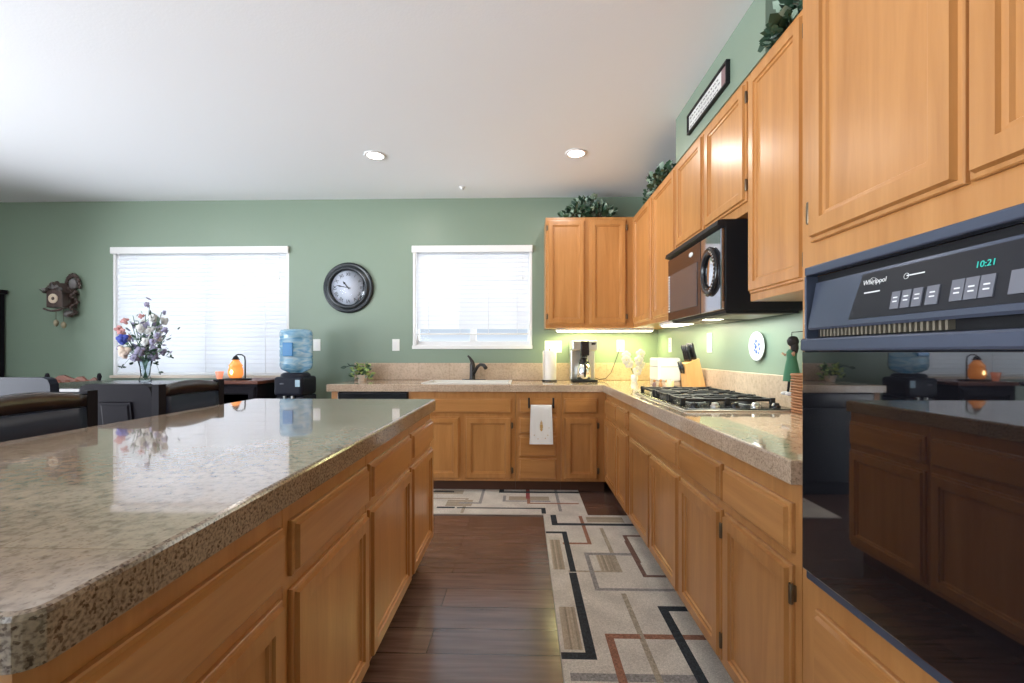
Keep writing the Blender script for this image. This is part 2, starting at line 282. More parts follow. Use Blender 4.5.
def tag(o, label=None, cat=None, group=None, kind=None):
    if label: o['label'] = label
    if cat: o['category'] = cat
    if group: o['group'] = group
    if kind: o['kind'] = kind
    return o
def thing(name, label, cat, loc, group=None):
    o = bpy.data.objects.new(name, None); C.objects.link(o); o.location = loc; o.empty_display_size = 0.05
    return tag(o, label, cat, group)
def one(name, parent, fn, **kw):
    b = MB(); fn(b); return b.build(name, parent, **kw)
def dup(root, delta, label=None, group=None):
    r = root.copy(); C.objects.link(r); r.location = root.location + Vector(delta)
    if label: r['label'] = label
    if group: r['group'] = group
    def rec(src, dst):
        for ch in [c for c in C.objects if c.parent == src]:
            c = ch.copy(); C.objects.link(c); c.parent = dst; c.matrix_parent_inverse = ch.matrix_parent_inverse.copy(); rec(ch, c)
    rec(root, r); return r

# ------------------------------------------------------------------ key planes
XW, XR, XU = 1.298, 0.688, 0.993          # right wall, base cabinet face, wall cabinet face
YW, YB, YU = 4.344, 3.734, 4.039          # back wall, base face, wall cabinet face
ZC, ZT, ZBOT = 2.686, 2.400, 1.400
XL, YREAR = -5.75, -3.2

def wall_with_holes(name, ax, pos, th, a0, a1, z0, z1, holes, m):
    b = MB(); xs = sorted({a0, a1} | {h[0] for h in holes} | {h[1] for h in holes}); zs = sorted({z0, z1} | {h[2] for h in holes} | {h[3] for h in holes})
    for xa, xb in zip(xs, xs[1:]):
        for za, zb in zip(zs, zs[1:]):
            cx, cz = (xa + xb) / 2, (za + zb) / 2
            if any(h[0] < cx < h[1] and h[2] < cz < h[3] for h in holes): continue
            if ax == 'Y': b.box(xa, xb, pos, pos + th, za, zb, m)
            else: b.box(pos, pos + th, xa, xb, za, zb, m)
    bmesh.ops.remove_doubles(b.bm, verts=b.bm.verts[:], dist=1e-5)
    return b.build(name, kind='structure')
HW1, HW2 = (-4.097, -2.313, 0.95, 2.19), (-1.087, 0.087, 1.245, 2.19)
wall_with_holes('wall_back', 'Y', YW, 0.15, XL - 0.15, XW + 0.15, 0, ZC, [HW1, HW2], M['green'])
wall_with_holes('wall_right', 'X', XW, 0.15, YREAR, YW, 0, ZC, [], M['green'])
wall_with_holes('wall_left', 'X', XL - 0.15, 0.15, YREAR, YW, 0, ZC, [(-2.9, 2.2, 0.0, 2.35)], M['green'])
wall_with_holes('wall_rear', 'Y', YREAR - 0.15, 0.15, XL - 0.15, XW + 0.15, 0, ZC, [(-4.3, -2.5, 0.9, 2.1)], M['green'])
one('floor', None, lambda b: b.box(XL - 0.15, XW + 0.15, YREAR - 0.15, YW + 0.15, -0.1, 0, M['floor']), kind='structure')
one('ceiling', None, lambda b: b.box(XL - 0.15, XW + 0.15, YREAR - 0.15, YW + 0.15, ZC, ZC + 0.1, M['ceil']), kind='structure')
one('trim_1', None, lambda b: b.box(0.987, XW, 1.843, 2.911, ZT, ZC, M['green']), kind='structure')   # boxed-in duct above the cooktop cabinets
def bb(b):
    b.box(XL, -1.66, YW - 0.014, YW, 0, 0.09, M['white'], 0.004)
one('baseboard_back', None, bb, kind='structure')
one('baseboard_left', None, lambda b: b.box(XL, XL + 0.014, 2.2, YW - 0.014, 0, 0.09, M['white'], 0.004), kind='structure')

def window(name, hole, y0, mull, ax='Y'):
    x0, x1, z0, z1 = hole
    def bx(b, a0, a1, d0, d1, c0, c1, m, bev=0):
        if ax in 'YZ': b.box(a0, a1, d0, d1, c0, c1, m, bev)
        else: b.box(d0, d1, a0, a1, c0, c1, m, bev)
    b = MB(); f = 0.045
    bx(b, x0, x1, y0, y0 + 0.05, z0, z0 + f, M['white'], 0.004); bx(b, x0, x1, y0, y0 + 0.05, z1 - f, z1, M['white'], 0.004)
    bx(b, x0, x0 + f, y0, y0 + 0.05, z0 + f, z1 - f, M['white'], 0.004); bx(b, x1 - f, x1, y0, y0 + 0.05, z0 + f, z1 - f, M['white'], 0.004)
    if ax == 'Y' and z0 > 0.5:   # white lining of the opening
        bx(b, x0 + 0.0005, x0 + 0.03, y0 - 0.069, y0, z0 + 0.001, z1 - 0.001, M['white'], 0.006); bx(b, x1 - 0.03, x1 - 0.0005, y0 - 0.069, y0, z0 + 0.001, z1 - 0.001, M['white'], 0.006)
        bx(b, x0 + 0.03, x1 - 0.03, y0 - 0.069, y0, z0 + 0.001, z0 + 0.006, M['white'])
    for mx_ in mull: bx(b, mx_ - 0.03, mx_ + 0.03, y0, y0 + 0.05, z0 + f, z1 - f, M['white'], 0.004)
    w = b.build(name, kind='structure')
    one('pane', w, lambda b: bx(b, x0 + f, x1 - f, y0 + 0.022, y0 + 0.028, z0 + f, z1 - f, M['glass']))
    return w
window('window_1', HW1, YW + 0.07, [-3.16]); window('window_2', HW2, YW + 0.07, [-0.5])
window('added_door_1', (-2.9, 2.2, 0.0, 2.35), XL - 0.11, [-1.2, 0.5], 'X')  # unseen glazed doors, added to bring daylight in from the left
window('added_window_3', (-4.3, -2.5, 0.9, 2.1), YREAR - 0.11, [-3.4], 'Z')  # unseen rear window, added for its daylight
one('trim_2', None, lambda b: b.box(-4.10, -2.31, YW - 0.035, YW - 0.0005, 0.925, 0.951, M['ledge'], 0.004), kind='structure')
one('trim_3', None, lambda b: b.box(-1.09, 0.09, YW - 0.012, YW - 0.0005, 1.212, 1.248, M['white'], 0.004), kind='structure')

def blind(x0, x1, ztop, zbot, label, cords, stack=False):
    t = thing('window_blind', label, 'blind', ((x0 + x1) / 2, YW + 0.02, zbot), 'white faux wood blinds')
    def val(b):
        b.box(x0 - 0.004, x1 + 0.004, YW - 0.030, YW - 0.018, ztop - 0.068, ztop - 0.002, M['white'], 0.004)
        b.box(x0 - 0.004, x0 + 0.006, YW - 0.018, YW - 0.001, ztop - 0.068, ztop - 0.002, M['white']); b.box(x1 - 0.006, x1 + 0.004, YW - 0.018, YW - 0.001, ztop - 0.068, ztop - 0.002, M['white'])
        b.box(x0 + 0.006, x1 - 0.006, YW - 0.018, YW - 0.001, ztop - 0.02, ztop - 0.002, M['white'])
    one('valance', t, val)
    b = MB(); z = ztop - 0.06; pitch = 0.043; yc = YW + 0.028; k = 0
    while z > zbot + 0.045:
        a = math.radians(66 + random.uniform(-1.5, 1.5)); hw = 0.025; dy, dz = hw * math.cos(a), hw * math.sin(a)
        n = Vector((0, math.sin(a), -math.cos(a))) * 0.0013
        p = [Vector((0, yc - dy, z - dz)), Vector((0, yc + dy, z + dz))]
        q = [(p[0].y - n.y, p[0].z - n.z), (p[0].y + n.y, p[0].z + n.z), (p[1].y + n.y, p[1].z + n.z), (p[1].y - n.y, p[1].z - n.z)]
        b.prism(q, 'X', x0 + 0.034, x1 - 0.034, M['slat']); z -= pitch
    b.build('slats', t)
    one('bottom_rail', t, lambda b: b.box(x0 + 0.034, x1 - 0.034, yc - 0.026, yc + 0.026, zbot + 0.008, zbot + 0.024, M['white'], 0.004))
    for cx in cords:
        one('ladder_cord', t, lambda b: b.tube([(cx, yc - 0.0285, ztop - 0.05), (cx, yc - 0.0285, zbot + 0.015)], 0.0016, M['white'], 5))
    def pull(b):
        cx = x1 - 0.09; b.tube([(cx, yc - 0.036, ztop - 0.07), (cx, yc - 0.036, ztop - 0.30)], 0.0014, M['white'], 5); b.lathe([(0.003, 0.02), (0.008, -0.01), (0.001, -0.02)], (cx, yc - 0.036, ztop - 0.31), M['white'], 8)
    one('pull_cord', t, pull)
    return t
blind(-4.095, -2.315, 2.226, 0.953, 'wide white slatted blind over the left window behind the dining set', [-3.85, -3.15, -2.55])
b2 = blind(-1.085, 0.085, 2.222, 1.344, 'smaller white slatted blind over the window above the sink, stopping short of the sill', [-0.93, -0.62, -0.34, -0.06])

# ------------------------------------------------------------------ cabinets
def hinge_bm(b, x, y, z, ax):
    if ax == 'X': b.lathe([(0.005, -0.026), (0.006, -0.024), (0.006, 0.024), (0.005, 0.026)], (x, y, z), M['brass'], 8); b.box(x, x + 0.016, y - 0.003, y + 0.012, z - 0.02, z + 0.02, M['brass'])
    else: b.lathe([(0.005, -0.026), (0.006, -0.024), (0.006, 0.024), (0.005, 0.026)], (x, y, z), M['brass'], 8); b.box(x - 0.003, x + 0.012, y, y + 0.016, z - 0.02, z + 0.02, M['brass'])
def front(parent, name, facing, plane, a0, a1, z0, z1, flat=False, hinge=None):
    """facing '-X' (right run), '-Y' (back run), '+X' (island)"""
    b = MB(); W_, H_ = a1 - a0, z1 - z0
    if facing == '-X': b.panel_front((plane, a0, z0), (0, 1, 0), (0, 0, 1), (-1, 0, 0), W_, H_, M['mapleh'] if flat else M['maple'], flat=flat)
    elif facing == '-Y': b.panel_front((a0, plane, z0), (1, 0, 0), (0, 0, 1), (0, -1, 0), W_, H_, M['maplex'] if flat else M['maple'], flat=flat)
    else: b.panel_front((plane, a0, z0), (0, 1, 0), (0, 0, 1), (1, 0, 0), W_, H_, M['mapleh'] if flat else M['maple'], flat=flat)
    d = b.build(name, parent)
    if hinge is not None:
        hs = a0 - 0.002 if hinge == 0 else a1 + 0.002
        for zz in (z0 + 0.07, z1 - 0.07):
            if facing == '-X': one('hinge', d, lambda b: hinge_bm(b, plane - 0.012, hs, zz, 'X'))
            elif facing == '-Y': one('hinge', d, lambda b: hinge_bm(b, hs, plane - 0.012, zz, 'Y'))
    return d
DZ = (0.122, 0.638); RZ = (0.669, 0.795)
def base_unit(facing, a0, a1, back, doors, drawers, label, face, group=None, doorz=DZ, toe=0.07):
    if facing == '-Y': loc = ((a0 + a1) / 2, (face + back) / 2, 0)
    else: loc = ((face + back) / 2, (a0 + a1) / 2, 0)
    t = thing('base_cabinet', label, 'cabinet', loc, group)
    def body(b):
        if facing == '-Y' and 'sink base' in label:
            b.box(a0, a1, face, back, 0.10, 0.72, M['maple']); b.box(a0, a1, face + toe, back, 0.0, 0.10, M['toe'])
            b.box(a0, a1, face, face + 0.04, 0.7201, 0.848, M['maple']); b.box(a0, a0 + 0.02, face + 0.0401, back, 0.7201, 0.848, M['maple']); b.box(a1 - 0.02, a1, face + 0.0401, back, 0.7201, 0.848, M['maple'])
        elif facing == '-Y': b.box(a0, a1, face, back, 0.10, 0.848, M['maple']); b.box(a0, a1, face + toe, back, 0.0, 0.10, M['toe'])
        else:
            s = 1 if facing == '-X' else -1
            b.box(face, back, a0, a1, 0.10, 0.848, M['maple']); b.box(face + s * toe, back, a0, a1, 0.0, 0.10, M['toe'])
    one('body', t, body)
    pl = face - 0.0005 if facing in ('-X', '-Y') else face + 0.0005
    for d in doors: front(t, 'door', facing, pl, d[0], d[1], doorz[0], doorz[1], False, d[2] if len(d) > 2 else None)
    for d in drawers: front(t, 'drawer', facing, pl, d[0], d[1], d[2] if len(d) > 2 else RZ[0], d[3] if len(d) > 2 else RZ[1], True)
    return t
e = 0.001
# right run
base_unit('-X', 2.895 + e, YB - e, XW - 0.002, [(3.245, 3.685), (2.915, 3.235)], [(3.245, 3.685), (2.915, 3.235)], 'maple base cabinet at the inside corner, two narrow doors left of the cooktop', XR)
base_unit('-X', 1.950 + e, 2.895 - e, XW - 0.002, [(2.392, 2.84), (1.960, 2.382)], [(1.960, 2.84)], 'wide maple base cabinet under the cooktop with one long false drawer front', XR)
base_unit('-X', 1.117 + e, 1.950 - e, XW - 0.002, [(1.545, 1.938, 0), (1.145, 1.520, 0)], [(1.545, 1.938), (1.145, 1.520)], 'maple base cabinet beside the black oven, two doors with two drawers above', XR)
# back run
t = base_unit('-Y', -0.968 + e, -0.068 - e, YW - 0.002, [(-0.925, -0.538), (-0.488, -0.098, 1)], [(-0.925, -0.098)], 'maple sink base cabinet with two doors below a long false front', YB)
base_unit('-Y', -0.068 + e, 0.315 - e, YW - 0.002, [], [(-0.038, 0.277), (-0.038, 0.277, 0.499, 0.638), (-0.038, 0.277, 0.309, 0.480), (-0.038, 0.277, 0.119, 0.289)], 'maple four-drawer cabinet with the towel hanging in front', YB)
base_unit('-Y', 0.315 + e, XR - e, YW - 0.002, [(0.342, 0.618, 1)], [(0.342, 0.618)], 'narrow single-door maple base cabinet under the coffee maker', YB)
one('end_panel', None, lambda b: b.box(-1.625, -1.572, YB, YW - 0.002, 0, 0.848, M['maple'], 0.002), label='narrow maple end panel at the left end of the sink counter', cat='panel')
t = thing('dishwasher', 'black dishwasher between the end panel and the sink cabinet, only its top strip showing', 'dishwasher', (-1.27, 4.0, 0))
one('body', t, lambda b: b.box(-1.569, -0.970, YB + 0.02, YW - 0.01, 0.02, 0.845, M['blackm']))
one('door', t, lambda b: b.box(-1.566, -0.973, YB - 0.012, YB + 0.018, 0.11, 0.72, M['black'], 0.006))
one('control_strip', t, lambda b: b.box(-1.566, -0.973, YB - 0.02, YB + 0.018, 0.725, 0.840, M['black'], 0.006))
one('kick_plate', t, lambda b: b.box(-1.566, -0.973, YB + 0.04, YB + 0.05, 0.0, 0.10, M['blackm']))
# island
XI = -0.535
isl = [(2.06, 2.553 - 0.005), (1.498, 2.06), (0.975, 1.498), (0.452, 0.975)]
ilab = ['maple island cabinet at the far end, nearest the sink', 'wide maple island cabinet, second from the far end', 'maple island cabinet between the near one and the wide one', 'nearest maple island cabinet, under the front corner of the granite top']
idr = [(2.075, 2.541), (1.510, 2.045), (0.998, 1.484), (0.49, 0.958)]
for (a, c), l, d in zip(isl, ilab, idr): base_unit('+X', a + e, c - e, -1.2, [d], [d], l, XI)
one('island_back_panel', None, lambda b: b.box(-1.222, -1.202, 0.452, 2.548, 0, 0.848, M['maple'], 0.002), label='plain maple panel closing the seating side of the island', cat='panel')

def slab(b, pts, z0, z1, m, r=0.008, flip=False):
    """polygon slab with eased top and bottom edges"""
    def inset(d):
        n = len(pts); out = []
        for i in range(n):
            p0, p1, p2 = Vector(pts[i - 1]), Vector(pts[i]), Vector(pts[(i + 1) % n]); a = (p1 - p0).normalized(); c = (p2 - p1).normalized()
            na, nc = Vector((-a.y, a.x)), Vector((-c.y, c.x)); h = (na + nc); h = h / max(0.3, h.dot(na)); out.append(p1 + h * d)
        return out
    rings = []
    for ins, z in ((0, z0), (0, z1 - r), (r * 0.3, z1 - r * 0.3), (r, z1)):
        q = inset(ins); rings.append([(p.x, p.y, z) for p in q])
    b.grid(rings, m, smooth=False, cap0=True, cap1=True)
    if m in (M['granite'], M['tile']):
        k = b.mi(M['gedge'] if m is M['granite'] else M['tedge']); b.bm.normal_update()
        for f in b.bm.faces:
            if abs(f.normal.z) < 0.95: f.material_index = k
def rounded(x0, x1, y0, y1, r, n=5, corners=(1, 1, 1, 1)):
    out = []
    for (cx, cy, a0), on in zip(((x1 - r, y1 - r, 0), (x0 + r, y1 - r, 90), (x0 + r, y0 + r, 180), (x1 - r, y0 + r, 270)), corners):
        if not on:
            out.append((cx + r * (1 if a0 in (0, 270) else -1), cy + r * (1 if a0 in (0, 90) else -1))); continue
        for k in range(n + 1):
            a = math.radians(a0 + 90 * k / n); out.append((cx + r * math.cos(a), cy + r * math.sin(a)))
    return out
one('island_worktop', None, lambda b: slab(b, rounded(-1.561, -0.500, 0.437, 2.553, 0.028), 0.850, 0.910, M['granite']), label='large polished beige granite island top in the left foreground', cat='countertop')
def wt(b):
    yf, xf = YB - 0.027, XR - 0.027
    sx0, sx1, sy0, sy1 = -0.86, -0.12, 3.80, 4.20
    # the L as solid strips round the sink opening, front edges eased
    slab(b, [(-1.655, yf), (sx0, yf), (sx0, YW - 0.002), (-1.655, YW - 0.002)], 0.850, 0.910, M['tile'], 0.006)
    slab(b, [(sx0, yf), (sx1, yf), (sx1, sy0), (sx0, sy0)], 0.850, 0.910, M['tile'], 0.006)
    b.box(sx0, sx1, sy1, YW - 0.002, 0.850, 0.910, M['tile'])
    slab(b, [(sx1, yf), (xf, yf), (xf, 1.118), (XW - 0.002, 1.118), (XW - 0.002, YW - 0.002), (sx1, YW - 0.002)], 0.850, 0.910, M['tile'], 0.006)
t = thing('kitchen_worktop', 'L-shaped beige granite worktop running under the window and along the right wall', 'countertop', (0.5, 4.0, 0.85))
one('slab', t, wt)
one('backsplash', t, lambda b: (b.box(-1.655, XW - 0.002, YW - 0.022, YW - 0.002, 0.911, 1.076, M['tilem'], 0.004), b.box(XW - 0.022, XW - 0.002, 1.118, YW - 0.022, 0.911, 1.064, M['tilem'], 0.004)))
def sink(b):
    x0, x1, y0, y1 = -0.855, -0.125, 3.805, 4.195
    for q in ((x0 - 0.02, x1 + 0.02, y0 - 0.02, y0 + 0.012), (x0 - 0.02, x1 + 0.02, y1 - 0.012, y1 + 0.02), (x0 - 0.02, x0 + 0.012, y0 + 0.012, y1 - 0.012), (x1 - 0.012, x1 + 0.02, y0 + 0.012, y1 - 0.012)): b.box(q[0], q[1], q[2], q[3], 0.9105, 0.918, M['porcelain'], 0.003)
one('rim', (t := thing('kitchen_sink', 'white drop-in sink below the window blind', 'sink', (-0.49, 4.0, 0.75))), sink)
one('basin', t, lambda b: (b.box(-0.85, -0.13, 3.81, 4.19, 0.735, 0.745, M['porcelain']), b.box(-0.85, -0.843, 3.81, 4.19, 0.745, 0.9105, M['porcelain']), b.box(-0.137, -0.13, 3.81, 4.19, 0.745, 0.9105, M['porcelain']),
    b.box(-0.843, -0.137, 3.81, 3.817, 0.745, 0.9105, M['porcelain']), b.box(-0.843, -0.137, 4.183, 4.19, 0.745, 0.9105, M['porcelain']), b.box(-0.494, -0.486, 3.817, 4.183, 0.745, 0.89, M['porcelain'])))
# oven tower
t = thing('oven_tower_cabinet', 'tall maple cabinet around the wall oven at the right edge', 'cabinet', (1.0, 0.7, 0))
def tower(b):
    y0, y1 = 0.28, 1.115; z0, z1 = 0.655, 1.37
    b.box(XR, XW - 0.002, y1 - 0.045, y1, 0.10, ZT, M['maple']); b.box(XR, XW - 0.002, y0, y0 + 0.045, 0.10, ZT, M['maple'])
    b.box(XR, XW - 0.002, y0 + 0.045, y1 - 0.045, 0.10, z0, M['maple']); b.box(XR, XW - 0.002, y0 + 0.045, y1 - 0.045, z1, ZT, M['maple'])
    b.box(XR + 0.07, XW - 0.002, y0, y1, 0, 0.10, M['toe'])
one('body', t, tower)
front(t, 'door', '-X', XR - 0.0005, 0.7025, 1.070, 1.436, 2.372, False, 1); front(t, 'door', '-X', XR - 0.0005, 0.325, 0.6945, 1.436, 2.372, False, 0)
front(t, 'drawer', '-X', XR - 0.0005, 0.33, 1.052, 0.13, 0.582, True)
# wall cabinets
def upper_unit(facing, a0, a1, z0, doors, label, dz, hinges=(None, None)):
    face, back = (XU, XW - 0.002) if facing == '-X' else (YU, YW - 0.002)
    loc = (((face + back) / 2, (a0 + a1) / 2, z0) if facing == '-X' else ((a0 + a1) / 2, (face + back) / 2, z0))
    t = thing('wall_cabinet', label, 'cabinet', loc)
    def body(b):
        a, c = (a0 + e, a1 - e)
        if facing == '-X': b.box(face, back, a, c, z0, ZT - 0.001, M['maple'], 0.0015, 1)
        else: b.box(a, c, face, back, z0, ZT - 0.001, M['maple'], 0.0015, 1)
    one('body', t, body)
    for i, (p, q) in enumerate(doors): front(t, 'door', facing, face - 0.0005, p, q, dz[0], dz[1], False, hinges[i])
    return t
UZ = (1.432, 2.372)
upper_unit('-Y', 0.200, XU - 0.002, ZBOT, [(0.215, 0.553), (0.597, 0.925)], 'two-door maple wall cabinet on the back wall, ivy on top', UZ, (0, 1))
uc = upper_unit('-X', 3.437, YW - 0.003, ZBOT, [(3.47, 3.985)], 'maple wall cabinet in the inside corner of the right wall', UZ)
u2 = upper_unit('-X', 2.886, 3.437, ZBOT, [(2.903, 3.405)], 'single-door maple wall cabinet between the corner one and the microwave', UZ)
upper_unit('-X', 1.976, 2.886, 1.800, [(2.460, 2.868), (1.990, 2.430)], 'short two-door maple wall cabinet above the microwave', (1.845, 2.372), (None, 0))
u5 = upper_unit('-X', 1.117, 1.976, ZBOT, [(1.584, 1.962), (1.160, 1.548)], 'two-door maple wall cabinet between microwave and oven tower, greenery on top', UZ, (0, 1))

# lamps under the wall cabinets
def ulamp(x0, x1, y0, y1, label, power, col=(1.0, 0.93, 0.66), zb=ZBOT):
    t = thing('undercabinet_light', label, 'light', ((x0 + x1) / 2, (y0 + y1) / 2, zb - 0.03))
    one('housing', t, lambda b: b.box(x0, x1, y0, y1, zb - 0.022, zb - 0.001, M['plate'], 0.004))
    one('lens', t, lambda b: b.box(x0 + 0.012, x1 - 0.012, y0 + 0.012, y1 - 0.012, zb - 0.03, zb - 0.022, M['tube'], 0.002))
    area_light('undercabinet_lamp', ((x0 + x1) / 2, (y0 + y1) / 2, zb - 0.032), x1 - x0, y1 - y0, power, col, (0, 0, 0), t)
ulamp(1.03, 1.17, 2.92, 3.40, 'glowing strip light under the wall cabinet left of the microwave', 2.5)
ulamp(0.30, 1.20, 4.12, 4.20, 'slim strip light under the back wall cabinet by the corner', 8, (1.0, 0.95, 0.38))
ulamp(1.12, 1.20, 1.25, 1.65, 'strip light under the wall cabinet beside the oven', 1.2, (1.0, 0.85, 0.5))

# ------------------------------------------------------------------ wall oven
t = thing('wall_oven', 'black built-in wall oven with green clock digits and glass door', 'oven', (0.9, 0.7, 0.65))
OX = 0.657; y0, y1, z0, z1 = 0.335, 1.060, 0.650, 1.374
one('cavity', t, lambda b: b.box(XR + 0.03, XW - 0.06, y0 + 0.03, y1 - 0.03, z0 + 0.015, z1 - 0.015, M['blackm']))
def fr(b):
    b.box(OX, XR - 0.001, y0, y1, z1 - 0.020, z1, M['ovenframe'], 0.003); b.box(OX + 0.004, XR - 0.001, y0, y1, z0, z0 + 0.022, M['ovenframe'], 0.003)
    b.box(OX, XR - 0.001, y1 - 0.007, y1, z0 + 0.022, z1 - 0.02, M['ovenframe'], 0.002); b.box(OX, XR - 0.001, y0, y0 + 0.007, z0 + 0.022, z1 - 0.02, M['ovenframe'], 0.002)
one('trim_frame', t, fr)
def vent(b):
    b.box(XR - 0.004, XR + 0.028, y0 + 0.008, y1 - 0.008, 1.19, 1.353, M['blackm'])
    n = 60
    for i in range(n):
        yy = y0 + 0.03 + (y1 - y0 - 0.06) * (i + .5) / n
        if 0.36 < i / n < 0.52: continue
        b.box(XR - 0.016, XR - 0.004, yy - 0.0022, yy + 0.0022, 1.213, 1.229, M['filt'])
one('vent_grille', t, vent)
def cp(b):   # slanted control fascia
    b.prism([(OX + 0.001, 1.233), (OX + 0.004, 1.228), (XR - 0.004, 1.228), (XR - 0.004, 1.337), (OX + 0.020, 1.337)], 'Y', y0 + 0.009, y1 - 0.012, M['ovenframe'])
c_ = one('control_fascia', t, cp)
sl = math.atan2(0.019, 0.104)
def onslant(y, z):     # point on the slanted face, mapped from height z
    return Vector((OX + 0.001 + (z - 1.233) / 0.104 * 0.019, y, z))
def slant_quad(b, ya, yb, za, zb, m, off=0.001, cut=0.0):
    n = Vector((-math.cos(sl), 0, math.sin(sl))) * off
    p = [onslant(ya, za), onslant(yb, za), onslant(yb - cut, zb), onslant(ya + 0 * cut, zb)]
    q = [v + n for v in p]; b.grid([p, q], m, smooth=False, cap0=True, cap1=True)
one('touch_panel', c_, lambda b: slant_quad(b, y0 + 0.02, 0.921, 1.243, 1.331, M['panel'], 0.0012, 0.018))
def btns(b):
    for ya, yb in ((0.802, 0.820), (0.780, 0.798), (0.758, 0.776), (0.728, 0.750)): slant_quad(b, ya, yb, 1.254, 1.285, M['button'], 0.003)
    for i in range(3): slant_quad(b, 0.644 + i * 0.022, 0.664 + i * 0.022, 1.255, 1.288, M['button'], 0.003)
    for i in range(5): slant_quad(b, 0.40 + i * 0.046, 0.44 + i * 0.046, 1.255, 1.288, M['button'], 0.003)
    for i in range(3): slant_quad(b, 0.44 + i * 0.055, 0.485 + i * 0.055, 1.300, 1.318, M['button'], 0.003)
one('button', c_, btns, kind='stuff')
def slant_text(b, s_, size, y, z, m):
    ux = Vector((0, -1, 0)); uy = Vector((math.sin(sl), 0, math.cos(sl))); uz = Vector((-math.cos(sl), 0, math.sin(sl)))
    p = onslant(y, z) + uz * 0.0022
    m4 = Matrix(((ux.x, uy.x, uz.x, p.x), (ux.y, uy.y, uz.y, p.y), (ux.z, uy.z, uz.z, p.z), (0, 0, 0, 1)))
    b.text(s_, size, m4, m, 0.0003)
def lg(b):
    slant_text(b, 'Whirlpool', 0.0135, 0.868, 1.312, M['print']); slant_quad(b, 0.852, 0.890, 1.291, 1.2935, M['print'], 0.0018)
    pts = []
    for k in range(25):
        a = 2 * PI * k / 24; q = onslant(0.866 - 0.012 * math.cos(a) , 1.311 + 0.007 * math.sin(a) - 0.006 * math.cos(a)); q.x -= 0.0024; pts.append(q)
    b.tube(pts[:18], 0.0004, M['print'], 4)
def em(b):
    b.tube([onslant(0.797 + 0.005 * math.cos(a), 1.3105 + 0.005 * math.sin(a)) - Vector((0.0022, 0, 0)) for a in [2 * PI * k / 12 for k in range(13)]], 0.0005, M['print'], 4)
    slant_quad(b, 0.762, 0.797, 1.3098, 1.3118, M['print'], 0.0018)
def bprint(b):
    for y in (0.811, 0.789, 0.767, 0.739, 0.654, 0.676, 0.698):
        for z in (1.266, 1.273): 
            q = 0.0045; slant_quad(b, y - q, y + q, z, z + 0.0022, M['print'], 0.0036)
    for i in range(5):
        y = 0.42 + i * 0.046
        for z in (1.262, 1.276): slant_text(b, 'V' if z < 1.27 else 'A', 0.011, y, z, M['print'])
    for i in range(3): slant_quad(b, 0.448 + i * 0.055, 0.477 + i * 0.055, 1.308, 1.311, M['print'], 0.0036)
one('button_print', c_, bprint, kind='stuff')
one('logo', c_, lg); one('function_mark', c_, em)
one('clock_digits', c_, lambda b: slant_text(b, '10:21', 0.0135, 0.662, 1.305, M['lcd']))
one('door_handle_strip', t, lambda b: b.box(OX - 0.012, XR - 0.006, y0 + 0.002, y1 - 0.002, 1.180, 1.209, M['ovenframe'], 0.005))
one('oven_door', t, lambda b: b.box(OX - 0.006, XR - 0.003, y0 + 0.001, y1 - 0.001, 0.674, 1.1795, M['ovenglass'], 0.003))

# ------------------------------------------------------------------ microwave
t = thing('microwave', 'black over-the-range microwave with a round chrome dial above the cooktop', 'microwave', (1.1, 2.47, 1.36))
mx0, my0, my1, mz0, mz1 = 0.925, 2.092, 2.848, 1.372, 1.798
one('body', t, lambda b: b.box(mx0 + 0.012, XW - 0.004, my0, my1, mz0, mz1, M['blackm'], 0.004))
one('top_vent', t, lambda b: b.prism([(mx0 + 0.012, 1.798), (mx0 - 0.022, 1.792), (mx0 - 0.026, 1.770), (mx0 + 0.012, 1.758)], 'Y', my0 - 0.001, my1 + 0.001, M['blackm']))
d = one('door', t, lambda b: b.box(mx0 - 0.008, mx0 + 0.011, 2.33, my1, mz0 + 0.004, 1.756, M['mwbrown'], 0.004))
one('door_window', d, lambda b: b.box(mx0 - 0.0105, mx0 - 0.007, 2.375, 2.80, 1.425, 1.655, M['mwglass'], 0.001))
one('badge', d, lambda b: b.lathe([(0.0, -0.003), (0.016, -0.003), (0.019, 0.0)], (mx0 - 0.0085, 2.462, 1.712), M['plate'], 18, 'X', sx=1.5, sy=0.7))
def louv(b):
    for i in range(14): b.box(mx0 - 0.010, mx0 - 0.006, 2.812, 2.836, 1.43 + i * 0.0165, 1.438 + i * 0.0165, M['plate'])
one('side_louvre', d, louv)
cpn = one('control_panel', t, lambda b: b.box(mx0 - 0.008, mx0 + 0.011, my0 + 0.002, 2.327, mz0 + 0.004, 1.756, M['mwpanel'], 0.004))
def ring(b):
    P_ = [(0.086, 0.0), (0.090, -0.010), (0.084, -0.018), (0.064, -0.018), (0.058, -0.010), (0.058, 0)]
    b.lathe(P_, (mx0 - 0.008, 2.207, 1.572), M['black'], 40, 'X', sx=1.12, sy=1.35, ring=True)
    for k in range(14):
        a = PI * (0.1 + 0.8 * k / 13) - PI / 2; b.box(mx0 - 0.028, mx0 - 0.026, 2.207 - 0.082 * math.cos(a) - 0.005, 2.207 - 0.082 * math.cos(a) + 0.005, 1.572 + 0.10 * math.sin(a) - 0.003, 1.572 + 0.10 * math.sin(a) + 0.003, M['steel'])
dr = one('dial_ring', cpn, ring)
one('dial_mirror', cpn, lambda b: b.lathe([(0.0, -0.006), (0.05, -0.005), (0.058, -0.003), (0.058, 0)], (mx0 - 0.008, 2.207, 1.572), M['mirror'], 36, 'X', sx=1.12, sy=1.35))
